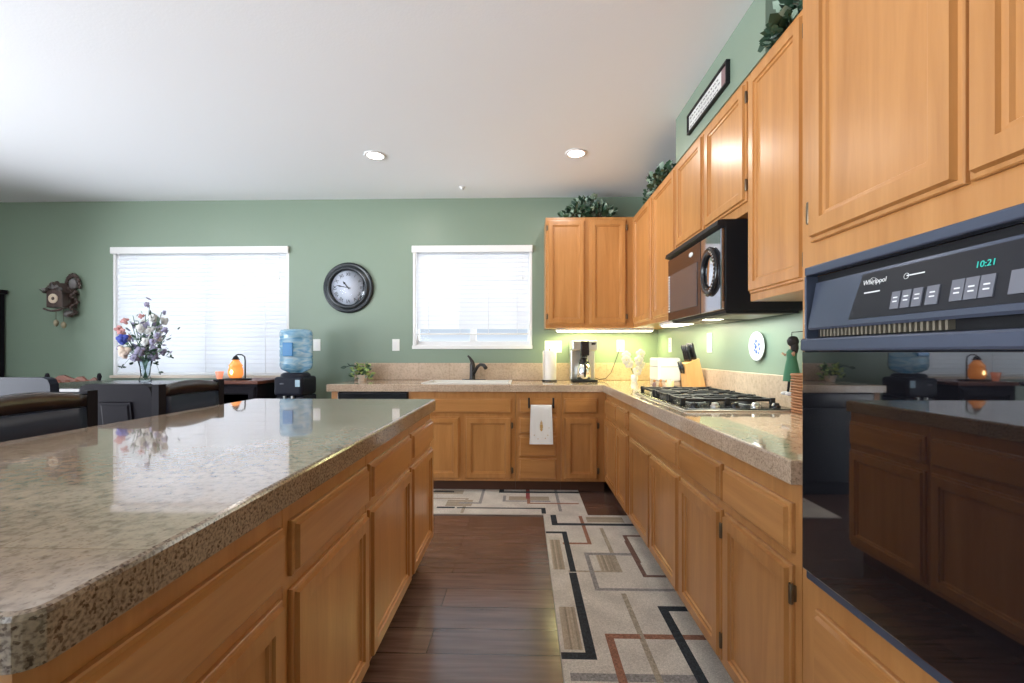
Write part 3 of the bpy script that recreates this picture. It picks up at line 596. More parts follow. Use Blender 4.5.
def und(b):
    b.box(mx0 + 0.02, XW - 0.02, my0 + 0.01, my1 - 0.01, mz0 - 0.012, mz0 + 0.002, M['blackm'])
    b.box(mx0 + 0.06, XW - 0.08, my0 + 0.03, my0 + 0.33, mz0 - 0.016, mz0 - 0.010, M['filt']); b.box(mx0 + 0.06, XW - 0.08, my1 - 0.33, my1 - 0.03, mz0 - 0.016, mz0 - 0.010, M['filt'])
one('grease_filter', t, und)
one('hood_lamp', t, lambda b: b.box(1.0, 1.08, 2.43, 2.51, mz0 - 0.016, mz0 - 0.010, M['tube']))
area_light('hood_lamp_light', (1.04, 2.47, mz0 - 0.02), 0.35, 0.5, 3.5, (0.92, 1.0, 0.92), (0, 0, 0), t)

# ------------------------------------------------------------------ cooktop
t = thing('gas_cooktop', 'black gas cooktop with cast iron grates on the right worktop', 'cooktop', (1.0, 2.5, 0.91))
cx0, cx1, cy0, cy1 = 0.735, 1.235, 2.035, 2.955
one('glass_top', t, lambda b: b.box(cx0, cx1, cy0, cy1, 0.9105, 0.922, M['black'], 0.004))
one('steel_edge', t, lambda b: (b.box(cx0 - 0.006, cx0 - 0.0005, cy0 - 0.006, cy1 + 0.006, 0.9105, 0.917, M['steel'], 0.001), b.box(cx0, cx1 + 0.006, cy0 - 0.006, cy0 - 0.0005, 0.9105, 0.917, M['steel'], 0.001)))
def burner(b, x, y, r):
    b.lathe([(r * 1.25, 0.922), (r * 1.25, 0.930), (r, 0.934), (r, 0.944), (r * 0.92, 0.949), (0, 0.949)], (x, y, 0), M['iron'], 20)
    b.lathe([(r * 1.30, 0.9225), (r * 1.5, 0.9225), (r * 1.5, 0.926), (r * 1.30, 0.926)], (x, y, 0), M['steel'], 20, ring=True)
bl = [(0.88, 2.78, .038), (1.11, 2.78, .032), (0.99, 2.50, .045), (0.88, 2.30, .032), (1.11, 2.24, .038)]
for q in bl: one('burner', t, lambda b: burner(b, *q))
def grate(b, y0, y1):
    x0, x1, z = cx0 + 0.04, cx1 - 0.03, 0.946; w = 0.006
    def bar(xa, ya, xb, yb):
        b.box(min(xa, xb) - w, max(xa, xb) + w, min(ya, yb) - w, max(ya, yb) + w, z - 0.006, z + 0.008, M['iron'], 0.003)
    bar(x0, y0, x1, y0); bar(x0, y1, x1, y1); bar(x0, y0, x0, y1); bar(x1, y0, x1, y1); xm = (x0 + x1) / 2
    ym = (y0 + y1) / 2
    for xc in ((x0 + xm) / 2, (xm + x1) / 2):
        bar(xc - 0.11, ym, xc - 0.035, ym); bar(xc + 0.035, ym, xc + 0.11, ym); bar(xc, y0, xc, ym - 0.04); bar(xc, ym + 0.04, xc, y1)
    for xx in (x0, xm, x1):
        for yy in (y0, y1): b.box(xx - 0.012, xx + 0.012, yy - 0.010, yy + 0.010, 0.9225, z + 0.012, M['iron'], 0.004)
for ya, yb in ((2.19, 2.37), (2.40, 2.60), (2.66, 2.92)): one('grate', t, lambda b: grate(b, ya, yb))
for i in range(5): one('knob', t, lambda b: b.lathe([(0.021, 0.9225), (0.021, 0.930), (0.016, 0.932), (0.014, 0.942), (0.0, 0.944)], (0.80 + i * 0.093, 2.10, 0), M['steel'] if i % 2 else M['black'], 18))

# ------------------------------------------------------------------ faucet
t = thing('kitchen_faucet', 'dark bronze faucet with curved spout and side lever behind the sink', 'faucet', (-0.47, 4.235, 0.91))
fx, fy = -0.487, 4.248
one('base_plate', t, lambda b: slab(b, rounded(fx - 0.10, fx + 0.13, fy - 0.028, fy + 0.028, 0.027), 0.9105, 0.922, M['bronze'], 0.004))
one('column', t, lambda b: b.lathe([(0.030, 0.922), (0.028, 0.94), (0.025, 1.03), (0.027, 1.06), (0.020, 1.085), (0.0, 1.088)], (fx, fy, 0), M['bronze'], 20))
one('spout', t, lambda b: b.tube([(fx + 0.005, fy - .005, 0.965), (fx + 0.03, fy - 0.03, 1.005), (fx + 0.055, fy - 0.07, 1.045), (fx + 0.09, fy - 0.12, 1.067), (fx + 0.125, fy - 0.165, 1.060), (fx + 0.145, fy - 0.19, 1.035)], [0.017, 0.016, 0.015, 0.015, 0.017, 0.018], M['bronze'], 14))
one('lever', t, lambda b: b.tube([(fx + 0.004, fy, 1.075), (fx - 0.008, fy, 1.10), (fx - 0.024, fy - 0.005, 1.128), (fx - 0.045, fy - 0.01, 1.150)], [0.020, 0.017, 0.012, 0.008], M['bronze'], 12))

# ------------------------------------------------------------------ things on the back worktop
ZK = 0.9105
t = thing('paper_towel_holder', 'white paper towel roll on a dark stand right of the sink window', 'paper towel', (0.245, 4.17, ZK))
one('stand', t, lambda b: (b.lathe([(0.070, ZK), (0.072, ZK + 0.008), (0.066, ZK + 0.012), (0, ZK + 0.012)], (0.245, 4.17, 0), M['bronze'], 24), b.tube([(0.245, 4.17, ZK + 0.012), (0.245, 4.17, ZK + 0.30)], 0.006, M['bronze'])))
def roll(b):
    b.lathe([(0.018, ZK + 0.013), (0.060, ZK + 0.013), (0.062, ZK + 0.018), (0.062, ZK + 0.28), (0.060, ZK + 0.285), (0.018, ZK + 0.285)], (0.245, 4.17, 0), M['paper'], 28, ring=True)
    b.grid([[(0.190, 4.135, z), (0.178, 4.11, z)] for z in (ZK + 0.02, ZK + 0.275)], M['paper'], closed=False)
one('paper_roll', t, roll)
t = thing('coffee_maker', 'tall silver coffee maker with black column and steel carafe in front of its body', 'coffee maker', (0.553, 4.2, ZK))
ax0, ax1 = 0.440, 0.668
one('body', t, lambda b: (b.box(ax0, ax1, 4.17, 4.30, ZK, ZK + 0.375, M['steel'], 0.012), b.box(ax0, ax1, 4.02, 4.17, ZK + 0.285, ZK + 0.375, M['steel'], 0.012)))
one('base', t, lambda b: b.box(ax0, ax1, 4.01, 4.17, ZK, ZK + 0.022, M['blackm'], 0.006))
one('black_column', t, lambda b: (b.box(0.515, 0.59, 4.005, 4.018, ZK + 0.24, ZK + 0.372, M['black'], 0.005), b.lathe([(0.030, ZK + 0.225), (0.038, ZK + 0.285), (0.038, ZK + 0.286), (0, ZK + 0.286)], (0.553, 4.085, 0), M['black'], 20)))
one('display', t, lambda b: b.box(0.612, 0.650, 4.012, 4.0195, ZK + 0.335, ZK + 0.355, M['black'], 0.002))
ca = one('carafe', t, lambda b: b.lathe([(0.058, ZK + 0.023), (0.064, ZK + 0.03), (0.060, ZK + 0.12), (0.048, ZK + 0.165), (0, ZK + 0.165)], (0.553, 4.085, 0), M['chrome'], 28))
one('carafe_lid', ca, lambda b: b.lathe([(0.049, ZK + 0.166), (0.046, ZK + 0.185), (0.030, ZK + 0.222), (0, ZK + 0.222)], (0.553, 4.085, 0), M['black'], 24))
one('carafe_handle', ca, lambda b: b.tube([(0.553, 4.035, ZK + 0.175), (0.553, 4.0, ZK + 0.165), (0.553, 3.992, ZK + 0.11), (0.553, 4.02, ZK + 0.05)], 0.010, M['black'], 8))
pw = []
for p in [(0.668, 4.27, ZK + 0.03), (0.72, 4.26, ZK + 0.012), (0.78, 4.25, ZK + 0.02), (0.835, 4.27, ZK + 0.075), (0.875, 4.30, ZK + 0.16), (0.915, 4.325, ZK + 0.26), (0.935, 4.328, ZK + 0.31)]: pw.append(p)
one('power_cord', t, lambda b: b.tube(pw, 0.004, M['slot'], 6))
def outlet(name, label, cat, c, w, h, facing, kind, group=None):
    t = thing(name, label, cat, c, group)
    x, y, z = c
    def bx(b, a0, a1, d0, d1, z0, z1, m, bev=0):
        if facing == '-Y': b.box(x + a0, x + a1, YW - d1, YW - d0, z + z0, z + z1, m, bev)
        else: b.box(XW - d1, XW - d0, y - a1, y - a0, z + z0, z + z1, m, bev)
    one('cover_plate', t, lambda b: bx(b, -w / 2, w / 2, 0.0005, 0.006, -h / 2, h / 2, M['plate'], 0.002))
    n = max(1, round(w / 0.07))
    for i in range(n):
        cx = (i - (n - 1) / 2) * 0.046 * (1 if n > 1 else 0)
        if kind[i] == 'r': one('rocker', t, lambda b: bx(b, cx - 0.016, cx + 0.016, 0.006, 0.010, -0.033, 0.033, M['white'], 0.002))
        else: one('socket', t, lambda b: (bx(b, cx - 0.016, cx + 0.016, 0.006, 0.008, -0.034, 0.034, M['white'], 0.001), bx(b, cx - 0.008, cx - 0.005, 0.008, 0.009, 0.010, 0.020, M['slot']), bx(b, cx + 0.005, cx + 0.008, 0.008, 0.009, 0.010, 0.020, M['slot']), bx(b, cx - 0.008, cx - 0.005, 0.008, 0.009, -0.020, -0.010, M['slot']), bx(b, cx + 0.005, cx + 0.008, 0.008, 0.009, -0.020, -0.010, M['slot'])))
    return t
outlet('light_switch', 'white wall switch between the round clock and the water bottle', 'switch', (-2.035, YW, 1.252), 0.072, 0.115, '-Y', 'r')
outlet('light_switch', 'white wall switch left of the sink window, above the pothos', 'switch', (-1.250, YW, 1.252), 0.072, 0.115, '-Y', 'r')
outlet('wall_outlet', 'double white outlet plate behind the paper towel roll', 'outlet', (0.290, YW, 1.235), 0.165, 0.115, '-Y', 'sr')
outlet('wall_outlet', 'white outlet on the back wall with the coffee maker cord plugged in', 'outlet', (0.941, YW, 1.242), 0.072, 0.115, '-Y', 's')
outlet('wall_outlet', 'white outlet plate on the right wall near the corner', 'outlet', (XW, 3.965, 1.244), 0.08, 0.125, '-X', 's')
outlet('light_switch', 'white switch plate on the right wall above the cooktop backsplash', 'switch', (XW, 3.135, 1.245), 0.072, 0.135, '-X', 'r')

# foliage helpers
def leaf(b, p, d, size, m, width=0.55, lobed=False):
    d = Vector(d).normalized(); s = d.cross(Vector((random.uniform(-1, 1), random.uniform(-1, 1), random.uniform(0.1, 1)))).normalized(); n = d.cross(s)
    p = Vector(p); L = size; w = size * width
    if lobed: P_ = [(0, 0), (0.10, .42), (.30, .55), (.42, .30), (.60, .42), (1, 0), (.60, -.42), (.42, -.30), (.30, -.55), (.10, -.42)]
    else: P_ = [(0, 0), (.2, .3), (.5, .45), (.8, .25), (1, 0), (.8, -.25), (.5, -.45), (.2, -.3)]
    cen = p + d * (L * .45) + n * (0.06 * L)
    vs = [b.bm.verts.new(p + d * (L * a) + s * (w * c) - n * (0.10 * L * a * a)) for a, c in P_]; cv = b.bm.verts.new(cen); k = b.mi(m)
    for i in range(len(vs)):
        f = b.bm.faces.new((cv, vs[i], vs[(i + 1) % len(vs)])); f.material_index = k; f.smooth = True
def ivy(label, spots, loc, n, size, mats, zmin, cap=None):
    t = thing('artificial_ivy', label, 'plant', loc, None)
    lb, sb = MB(), MB()
    for (cx, cy, cz, rx, ry, rz) in spots:
        base = Vector((cx, cy, max(zmin + 0.01, cz - rz * 0.6)))
        for i in range(n):
            while True:
                q = Vector((random.uniform(-1, 1), random.uniform(-1, 1), random.uniform(-1, 1)))
                if q.length < 1: break
            p = Vector((cx + q.x * rx, cy + q.y * ry, cz + q.z * rz))
            if p.z < zmin + 0.012: p.z = zmin + 0.012 + random.uniform(0, 0.03)
            if cap: p = cap(p)
            d = (p - base); d = d / (d.length + 1e-6) + Vector((random.uniform(-.6, .6), random.uniform(-.6, .6), random.uniform(-.5, .3)))
            if p.z < zmin + 0.035: d.z = abs(d.z) * 0.3
            leaf(lb, p, d, size * random.uniform(.7, 1.25), random.choice(mats), 0.8, True)
            if i % 3 == 0: sb.tube([base, base.lerp(p, .5) + Vector((0, 0, 0.015)), p], 0.0016, M['stem'], 4)
    lb.build('leaves', t, kind='stuff'); sb.build('vines', t)
    return t
b_ = M['ovenglass'].node_tree.nodes['Principled BSDF']; b_.inputs['Coat IOR'].default_value = 1.85; b_.inputs['Coat Roughness'].default_value = 0.015
def swirl(m):
    nt = m.node_tree; b = nt.nodes['Principled BSDF']; tc = N(nt, 'ShaderNodeTexCoord'); mp = N(nt, 'ShaderNodeMapping'); mp.inputs['Scale'].default_value = (5, 5, 16); n = N(nt, 'ShaderNodeTexNoise'); n.inputs['Scale'].default_value = 1.3; n.inputs['Distortion'].default_value = 1.5
    r = ramp(nt, [(0.33, (0.20, 0.48, 0.76)), (0.5, (0.42, 0.70, 0.90)), (0.67, (0.72, 0.87, 0.95))]); lk(nt, tc.outputs['Object'], mp.inputs[0]); lk(nt, mp.outputs[0], n.inputs['Vector']); lk(nt, n.outputs[0], r.inputs[0]); lk(nt, r.outputs[0], b.inputs['Base Color'])
swirl(M['jug'])
L1 = [M['leaf1'], M['leaf1'], M['leaf2'], M['leaf3']]
def capb(p): p.y = min(p.y, YW - 0.06); p.z = min(p.z, 2.60); return p
ivy('dark ivy bunch on top of the back wall cabinet', [(0.58, 4.17, 2.52, 0.13, 0.09, 0.12), (0.48, 4.13, 2.45, 0.14, 0.08, 0.06), (0.70, 4.15, 2.47, 0.16, 0.09, 0.08)], (0.6, 4.18, ZT), 90, 0.052, L1, ZT, capb)
def capr(p): p.x = min(p.x, XW - 0.06); p.z = min(p.z, 2.64); return p
ivy('ivy bunch with pale leaves in the corner niche beside the duct box', [(1.10, 3.62, 2.50, 0.09, 0.34, 0.12), (1.02, 3.35, 2.46, 0.06, 0.25, 0.06)], (1.1, 3.6, ZT), 150, 0.052, [M['leaf1'], M['leaf1'], M['leaf3'], M['leaf2']], ZT, capr)
ivy('leafy greenery on the cabinet by the oven tower, top right', [(1.08, 1.68, 2.50, 0.09, 0.15, 0.11), (1.04, 1.42, 2.50, 0.08, 0.22, 0.10), (1.02, 1.75, 2.43, 0.05, 0.10, 0.03)], (1.08, 1.6, ZT), 90, 0.055, [M['leaf1'], M['leaf1'], M['leaf1'], M['leaf3']], ZT, capr)
# pothos
t = thing('potted_pothos', 'small yellow-green pothos at the left end of the sink counter', 'plant', (-1.52, 4.17, ZK))
one('pot', t, lambda b: b.lathe([(0.035, ZK), (0.048, ZK + 0.05), (0.050, ZK + 0.055), (0.044, ZK + 0.055), (0.0, ZK + 0.045)], (-1.52, 4.17, 0), M['ledge'], 18))
def po(b):
    for i in range(120):
        a = random.uniform(0, 2 * PI); r = random.uniform(0, 0.085); h = random.uniform(0.02, 0.155) if r > .05 else random.uniform(.06, .16)
        leaf(b, (-1.52 + r * math.cos(a), 4.16 + r * .7 * math.sin(a), ZK + h), (math.cos(a), math.sin(a) * .6, random.uniform(-.6, .6)), random.uniform(.035, .055), random.choice([M['lime'], M['lime'], M['leaf2'], M['leaf3']]), .7)
one('leaves', t, po)
one('trailing_stem', t, lambda b: (b.tube([(-1.55, 4.14, ZK + 0.12), (-1.60, 4.12, ZK + 0.15), (-1.66, 4.10, ZK + 0.13)], 0.004, M['leaf1'], 6), leaf(b, (-1.64, 4.10, ZK + .135), (-1, 0, -.2), .06, M['leaf1']), leaf(b, (-1.60, 4.10, ZK + .14), (-.8, 0, .5), .05, M['leaf1'])))
# orchid
t = thing('orchid_spray', 'white orchid flowers in a small glass pot in the counter corner', 'flowers', (1.02, 4.12, ZK))
one('pot', t, lambda b: b.lathe([(0.026, ZK), (0.034, ZK + 0.03), (0.030, ZK + 0.06), (0.022, ZK + 0.065), (0.0, ZK + 0.06)], (1.02, 4.12, 0), M['ceramic'], 18))
st = [(0.945, 4.12, ZK + 0.24), (0.965, 4.10, ZK + 0.165), (1.075, 4.12, ZK + 0.255), (1.055, 4.10, ZK + 0.195), (1.075, 4.12, ZK + 0.155), (1.035, 4.08, ZK + 0.10), (0.94, 4.10, ZK + 0.20)]
one('stems', t, lambda b: [b.tube([(1.02, 4.12, ZK + 0.05), ((1.02 + x) / 2, 4.13, (ZK + z) / 2 + 0.04), (x, y, z)], 0.002, M['leaf2'], 5) for x, y, z in st])
for x, y, z in st:
    def orc(b):
        for k in range(5):
            a = 2 * PI * k / 5 + .3; r = 0.036
            b.ball((x + math.cos(a) * r * .65, y - 0.004, z + math.sin(a) * r * .65), 0.022, M['orchid'], (1.0, .3, 1.0), 10, 6)
        b.ball((x, y - 0.012, z), 0.008, M['yellow'])
    one('blossom', t, orc)

# ------------------------------------------------------------------ right worktop
t = thing('toaster', 'white toaster behind the knife block near the corner', 'toaster', (1.17, 3.75, ZK))
one('body', t, lambda b: b.box(1.082, 1.262, 3.60, 3.86, ZK + 0.035, ZK + 0.225, M['ceramic'], 0.018, 3))
one('base', t, lambda b: b.box(1.087, 1.257, 3.605, 3.855, ZK, ZK + 0.034, M['ledge'], 0.004))
one('seam', t, lambda b: (b.box(1.079, 1.0815, 3.62, 3.84, ZK + 0.15, ZK + 0.154, M['slot']), b.box(1.10, 1.24, 3.5985, 3.6005, ZK + 0.15, ZK + 0.154, M['button'])))
def fig(x, y, m, label, hgt=0.055):
    t = thing('wooden_figurine', label, 'figurine', (x, y, ZK))
    one('body', t, lambda b: b.lathe([(0.014, ZK), (0.017, ZK + 0.006), (0.012, ZK + hgt * .45), (0.007, ZK + hgt * .6), (0, ZK + hgt * .62)], (x, y, 0), m, 12))
    one('head', t, lambda b: b.ball((x, y, ZK + hgt * .78), hgt * .2, M['knob']))
fig(1.035, 3.55, M['mauve'], 'little mauve figure, leftmost in front of the toaster'); fig(1.075, 3.52, M['knob'], 'little brown wooden figure, second from left before the toaster', .06); fig(1.115, 3.50, M['dial'], 'little tan wooden figure in front of the toaster, by the candle')
t = thing('candle', 'small pale yellow lit candle jar beside the knife block', 'candle', (1.105, 3.38, ZK))
one('jar', t, lambda b: b.lathe([(0.022, ZK), (0.026, ZK + 0.004), (0.026, ZK + 0.055), (0.022, ZK + 0.058), (0.0, ZK + 0.05)], (1.105, 3.38, 0), M['yellow'], 18))
one('wick', t, lambda b: b.tube([(1.105, 3.38, ZK + .05), (1.105, 3.38, ZK + .062)], .0015, M['slot'], 5))
# knife block leaning left
t = thing('knife_block', 'light wooden knife block full of black-handled knives beside the cooktop', 'knife block', (1.22, 3.27, ZK))
one('block', t, lambda b: b.prism([(1.150, ZK), (1.274, ZK), (1.222, ZK + 0.225), (1.125, ZK + 0.185)], 'Y', 3.13, 3.25, M['bamboo']))
one('label_plate', t, lambda b: b.box(1.19, 1.20, 3.129, 3.1305, ZK + 0.05, ZK + 0.08, M['bamboo']))
kn = thing('kitchen_knife', 'black-handled kitchen knife in the top row of the knife block', 'knife', (1.205, 3.155, ZK + 0.217), 'black-handled knives in the block')
def kh(b):
    d = Vector((-0.235, 0, 1)).normalized(); o = Vector((1.203, 3.155, ZK + 0.219))
    b.tube([o, o + d * 0.02, o + d * 0.06, o + d * 0.10, o + d * 0.118], [0.012, 0.015, 0.0135, 0.0155, 0.010], M['black'], 8)
one('handle', kn, kh)
one('bolster', kn, lambda b: b.ball((1.203, 3.155, ZK + 0.219), 0.010, M['steel']))
for dx, dy, dz, gl in ((0.0, 0.036, 0, 1), (0.0, 0.072, 0, 1), (-0.034, 0.0, -0.014, 1), (-0.034, 0.036, -0.014, 1), (-0.034, 0.072, -0.014, 1)): dup(kn, (dx, dy, dz))
ks = thing('kitchen_knife', 'short knife in the low front slot of the knife block', 'knife', (1.125, 3.16, ZK + 0.14))
def kh2(b):
    d = Vector((-0.30, 0, 1)).normalized(); o = Vector((1.131, 3.165, ZK + 0.12))
    for k in range(1): b.tube([o, o + d * 0.03, o + d * 0.085], [0.009, 0.012, 0.009], M['black'], 8)
one('handle', ks, kh2)
dup(ks, (0, 0.045, 0), 'short knife in the low rear slot of the knife block')
# decorative plate
t = thing('decorative_plate', 'small round white and blue plate hanging above the cooktop', 'plate', (XW - 0.01, 2.482, 1.211))
one('dish', t, lambda b: b.lathe([(0, -0.012), (0.052, -0.012), (0.068, -0.018), (0.080, -0.020), (0.081, -0.016), (0.06, -0.004), (0, -0.002)], (XW, 2.482, 1.211), M['ceramic'], 36, 'X'))
def dec(b):
    for (dy, dz, r) in ((0.015, 0.03, .012), (0.02, 0.0, .014), (0.012, -.03, .012), (-.015, .012, .011), (-.02, -.012, .010), (-.012, -.035, .009), (0.03, .015, .008), (.03, -.02, .008)):
        b.lathe([(0, -0.0135), (r, -0.0130), (r, -0.0115)], (XW, 2.482 + dy, 1.211 + dz), M['delft'], 8, 'X')
one('blue_motif', t, dec)
# hanging doll
t = thing('hanging_doll', 'small hanging doll in a green dress with white shoes beside the oven', 'doll', (1.236, 2.085, 1.0))
DX, DY = 1.236, 2.085
one('hanger', t, lambda b: (b.tube([(XW - 0.002, DY, 1.275), (DX, DY, 1.27), (DX, DY, 1.25)], 0.002, M['slot'], 5)))
def doll(b):
    prof = [(0.004, 1.052), (0.030, 1.055), (0.027, 1.09), (0.020, 1.13), (0.015, 1.155), (0.019, 1.175), (0.016, 1.188), (0.008, 1.195), (0.009, 1.203), (0.018, 1.212), (0.021, 1.225), (0.017, 1.24), (0.0, 1.246)]
    rings = []
    for r, z in prof: rings.append([(DX + .8 * r * math.cos(a), DY + r * math.sin(a), z) for a in [2 * PI * k / 14 for k in range(14)]])
    b.grid(rings, M['skin'], cap0=True)
    for s_ in (-1, 1):
        b.tube([(DX - 0.004, DY + s_ * 0.012, 1.06), (DX - 0.006, DY + s_ * 0.014, 1.02), (DX - 0.008, DY + s_ * 0.016, 0.995)], 0.0055, M['hair'], 7)
        b.tube([(DX, DY + s_ * 0.017, 1.178), (DX - 0.012, DY + s_ * 0.034, 1.165), (DX - 0.02, DY + s_ * 0.042, 1.175)], 0.0055, M['skin'], 7)
body_ = one('body', t, doll)
one('dress', body_, lambda b: b.lathe([(0.036, 1.045), (0.034, 1.07), (0.026, 1.12), (0.020, 1.15), (0.022, 1.178), (0.012, 1.192)], (DX, DY, 0), M['dollgreen'], 16))
one('hair', body_, lambda b: (b.ball((DX + 0.003, DY - 0.004, 1.228), 0.0245, M['hair'], (1, 1, 1.05), 12, 9, .04), b.ball((DX + 0.006, DY - 0.012, 1.200), 0.02, M['hair'], (.8, .8, 1.6), 12, 9, .05)))
one('shoe', body_, lambda b: b.ball((DX - 0.018, DY - 0.018, 0.988), 0.013, M['paper'], (1.7, .8, .7))); one('shoe', body_, lambda b: b.ball((DX - 0.018, DY + 0.018, 0.988), 0.013, M['paper'], (1.7, .8, .7)))
# basket
t = thing('wicker_basket', 'brown wicker basket standing against the oven tower on the worktop', 'basket', (1.243, 1.985, ZK))
def bask(b):
    for i in range(13):
        z = ZK + 0.006 + i * 0.0125; x0, x1, y0, y1 = 1.196, 1.265, 1.92, 2.022; o = 0.0015 * (i % 2)
        P_ = rounded(x0 - o, x1 + o, y0 - o, y1 + o, 0.012, 3); b.tube([(x, y, z) for x, y in P_] + [(P_[0][0], P_[0][1], z)], 0.0058, M['wicker'], 6)
    b.box(1.198, 1.263, 1.922, 2.02, ZK, ZK + 0.008, M['wicker'])
one('weave', t, bask)
one('rim', t, lambda b: b.tube([(x, y, ZK + 0.168) for x, y in rounded(1.194, 1.266, 1.918, 2.0235, 0.014, 3)] + [(1.266, 2.0095, ZK + 0.168)], 0.007, M['wicker'], 6))

# towel and bar
t = thing('towel_bar', 'black over-the-drawer towel bar on the four-drawer cabinet', 'towel bar', (0.15, 3.69, 0.75))
TX0, TX1 = 0.047, 0.249
def tb(b):
    for x in (TX0, TX1): b.tube([(x, YB - 0.031, 0.802), (x, YB - 0.0315, 0.792), (x, YB - 0.0315, 0.74), (x, YB - 0.045, 0.722), (x, YB - 0.052, 0.735)], 0.0075, M['blackm'], 8)
one('hook', t, tb); one('bar', t, lambda b: b.tube([(TX0 - 0.004, YB - 0.052, 0.737), (TX1 + 0.004, YB - 0.052, 0.737)], 0.0038, M['blackm'], 8))
t = thing('hand_towel', 'white hand towel with small gold embroidery hanging over the drawers', 'towel', (0.147, YB - 0.05, 0.42))
def tw(b):
    rows = []
    path = [(0.030, 0.52), (0.031, 0.62), (0.033, 0.70), (0.038, 0.735), (0.046, 0.7465), (0.055, 0.745), (0.0615, 0.733), (0.063, 0.70), (0.064, 0.60), (0.066, 0.50), (0.067, 0.425)]
    n = 22
    for dy, z in path:
        r = []
        for i in range(n + 1):
            u = i / n; fl = (0.74 - z) * 0.035; x = 0.061 + u * 0.172 + (u - .5) * fl * 2
            w = 0.0035 * math.sin(u * 13 + z * 4) * min(1, max(0, (0.74 - z) * 6)); sg = -1
            r.append((x, YB - 0.006 - dy + sg * abs(w) * (1 if dy > 0.055 else -0.4), z))
        rows.append(r)
    b.grid(rows, M['cloth'], closed=False)
    b.grid([[(p[0], p[1] - 0.0025, p[2]) for p in r] for r in rows], M['cloth'], closed=False)
tt = one('cloth', t, tw)
def emb(b):
    for (x, z, r) in ((0.147, 0.615, .006), (0.147, 0.60, .011), (0.143, 0.583, .010), (0.151, 0.583, .010), (0.147, 0.567, .014), (0.147, 0.55, .012), (0.147, 0.538, .008), (0.09, 0.50, .005), (0.20, 0.50, .005), (0.12, 0.47, .005), (0.18, 0.475, .005), (0.21, 0.56, .004)):
        b.ball((x, YB - 0.0785 - 0.0006, z), r, M['gold'], (1, .12, .7), 8, 6)
one('embroidery', t, emb)

# ------------------------------------------------------------------ signs and clocks
t = thing('wall_sign', 'long narrow dark-framed sign on the duct box above the cabinets', 'sign', (0.98, 2.41, 2.46))
sy0, sy1, sz0, sz1 = 2.150, 2.665, 2.462, 2.578; SX = 0.9865
def sfr(b):
    for q in ((sy0, sy1, sz0, sz0 + 0.012), (sy0, sy1, sz1 - 0.012, sz1), (sy0, sy0 + 0.012, sz0 + 0.012, sz1 - 0.012), (sy1 - 0.012, sy1, sz0 + 0.012, sz1 - 0.012)): b.box(SX - 0.020, SX, q[0], q[1], q[2], q[3], M['blackm'], 0.002)
one('frame', t, sfr)
one('board', t, lambda b: (b.box(SX - 0.010, SX, sy0 + 0.075, sy1 - 0.012, sz0 + 0.012, sz1 - 0.012, M['signpaper']), b.box(SX - 0.010, SX, sy0 + 0.012, sy0 + 0.075, sz0 + 0.012, sz1 - 0.012, M['mauve'])))
def scr(b):
    for row, z in enumerate((2.545, 2.520, 2.495)):
        y = sy1 - 0.03
        while y > sy0 + 0.11:
            w = random.uniform(0.012, 0.035); b.tube([(SX - 0.0108, y - w * k / 6, z + 0.005 * math.sin(k * 2.1 + row)) for k in range(7)], 0.0012, M['ink'], 4); y -= w + 0.012
one('script_lines', t, scr)
# round clock
t = thing('wall_clock', 'large round black-rimmed clock with Roman numerals between the windows', 'clock', (-1.716, YW - 0.02, 1.813))
ck = Vector((-1.716, YW, 1.813))
one('rim', t, lambda b: b.lathe([(0.245, -0.001), (0.250, -0.012), (0.243, -0.028), (0.228, -0.034), (0.222, -0.028), (0.212, -0.030), (0.200, -0.046), (0.182, -0.048), (0.172, -0.036), (0.168, -0.020)], ck, M['clockrim'], 64, 'Y', ring=True))
one('dial', t, lambda b: b.lathe([(0, -0.020), (0.171, -0.020), (0.171, -0.004), (0, -0.004)], ck, M['clockface'], 48, 'Y'))
def nums(b):
    R_ = ['XII', 'I', 'II', 'III', 'IIII', 'V', 'VI', 'VII', 'VIII', 'IX', 'X', 'XI']
    for i, s_ in enumerate(R_):
        a = math.radians(i * 30); p = ck + Vector((0.130 * math.sin(a), -0.0212, 0.130 * math.cos(a)))
        ux = Vector((math.cos(a), 0, -math.sin(a))); uy = Vector((math.sin(a), 0, math.cos(a))); uz = Vector((0, -1, 0))
        ux = ux * (0.8 if len(s_) > 2 else 1)
        b.text(s_, 0.046, Matrix(((ux.x, uy.x, uz.x, p.x), (ux.y, uy.y, uz.y, p.y), (ux.z, uy.z, uz.z, p.z), (0, 0, 0, 1))), M['slot'], 0.0005)
one('roman_numerals', t, nums)
def hand(b, deg, L, w, y):
    a = math.radians(deg); d = Vector((math.sin(a), 0, math.cos(a))); s_ = Vector((math.cos(a), 0, -math.sin(a)))
    def P_(l, ww): return [ck + d * l + s_ * ww + Vector((0, y, 0)), ck + d * l - s_ * ww + Vector((0, y, 0))]
    pts = [P_(-L * .22, w * .6), P_(0, w * .5), P_(L * .55, w * .6), P_(L * .72, w * 1.2), P_(L, 0.0008)]
    for (A, B), (c, D) in zip(pts, pts[1:]): b.grid([[A, B, D, c], [p + Vector((0, -0.002, 0)) for p in (A, B, D, c)]], M['slot'], smooth=False, cap0=True, cap1=True)
one('hour_hand', t, lambda b: hand(b, 320, 0.080, 0.0085, -0.024)); one('minute_hand', t, lambda b: hand(b, 281, 0.115, 0.006, -0.027))
one('glass', t, lambda b: b.lathe([(0, -0.0385), (0.173, -0.0385), (0.173, -0.0365), (0, -0.0365)], ck, M['glass'], 40, 'Y'))
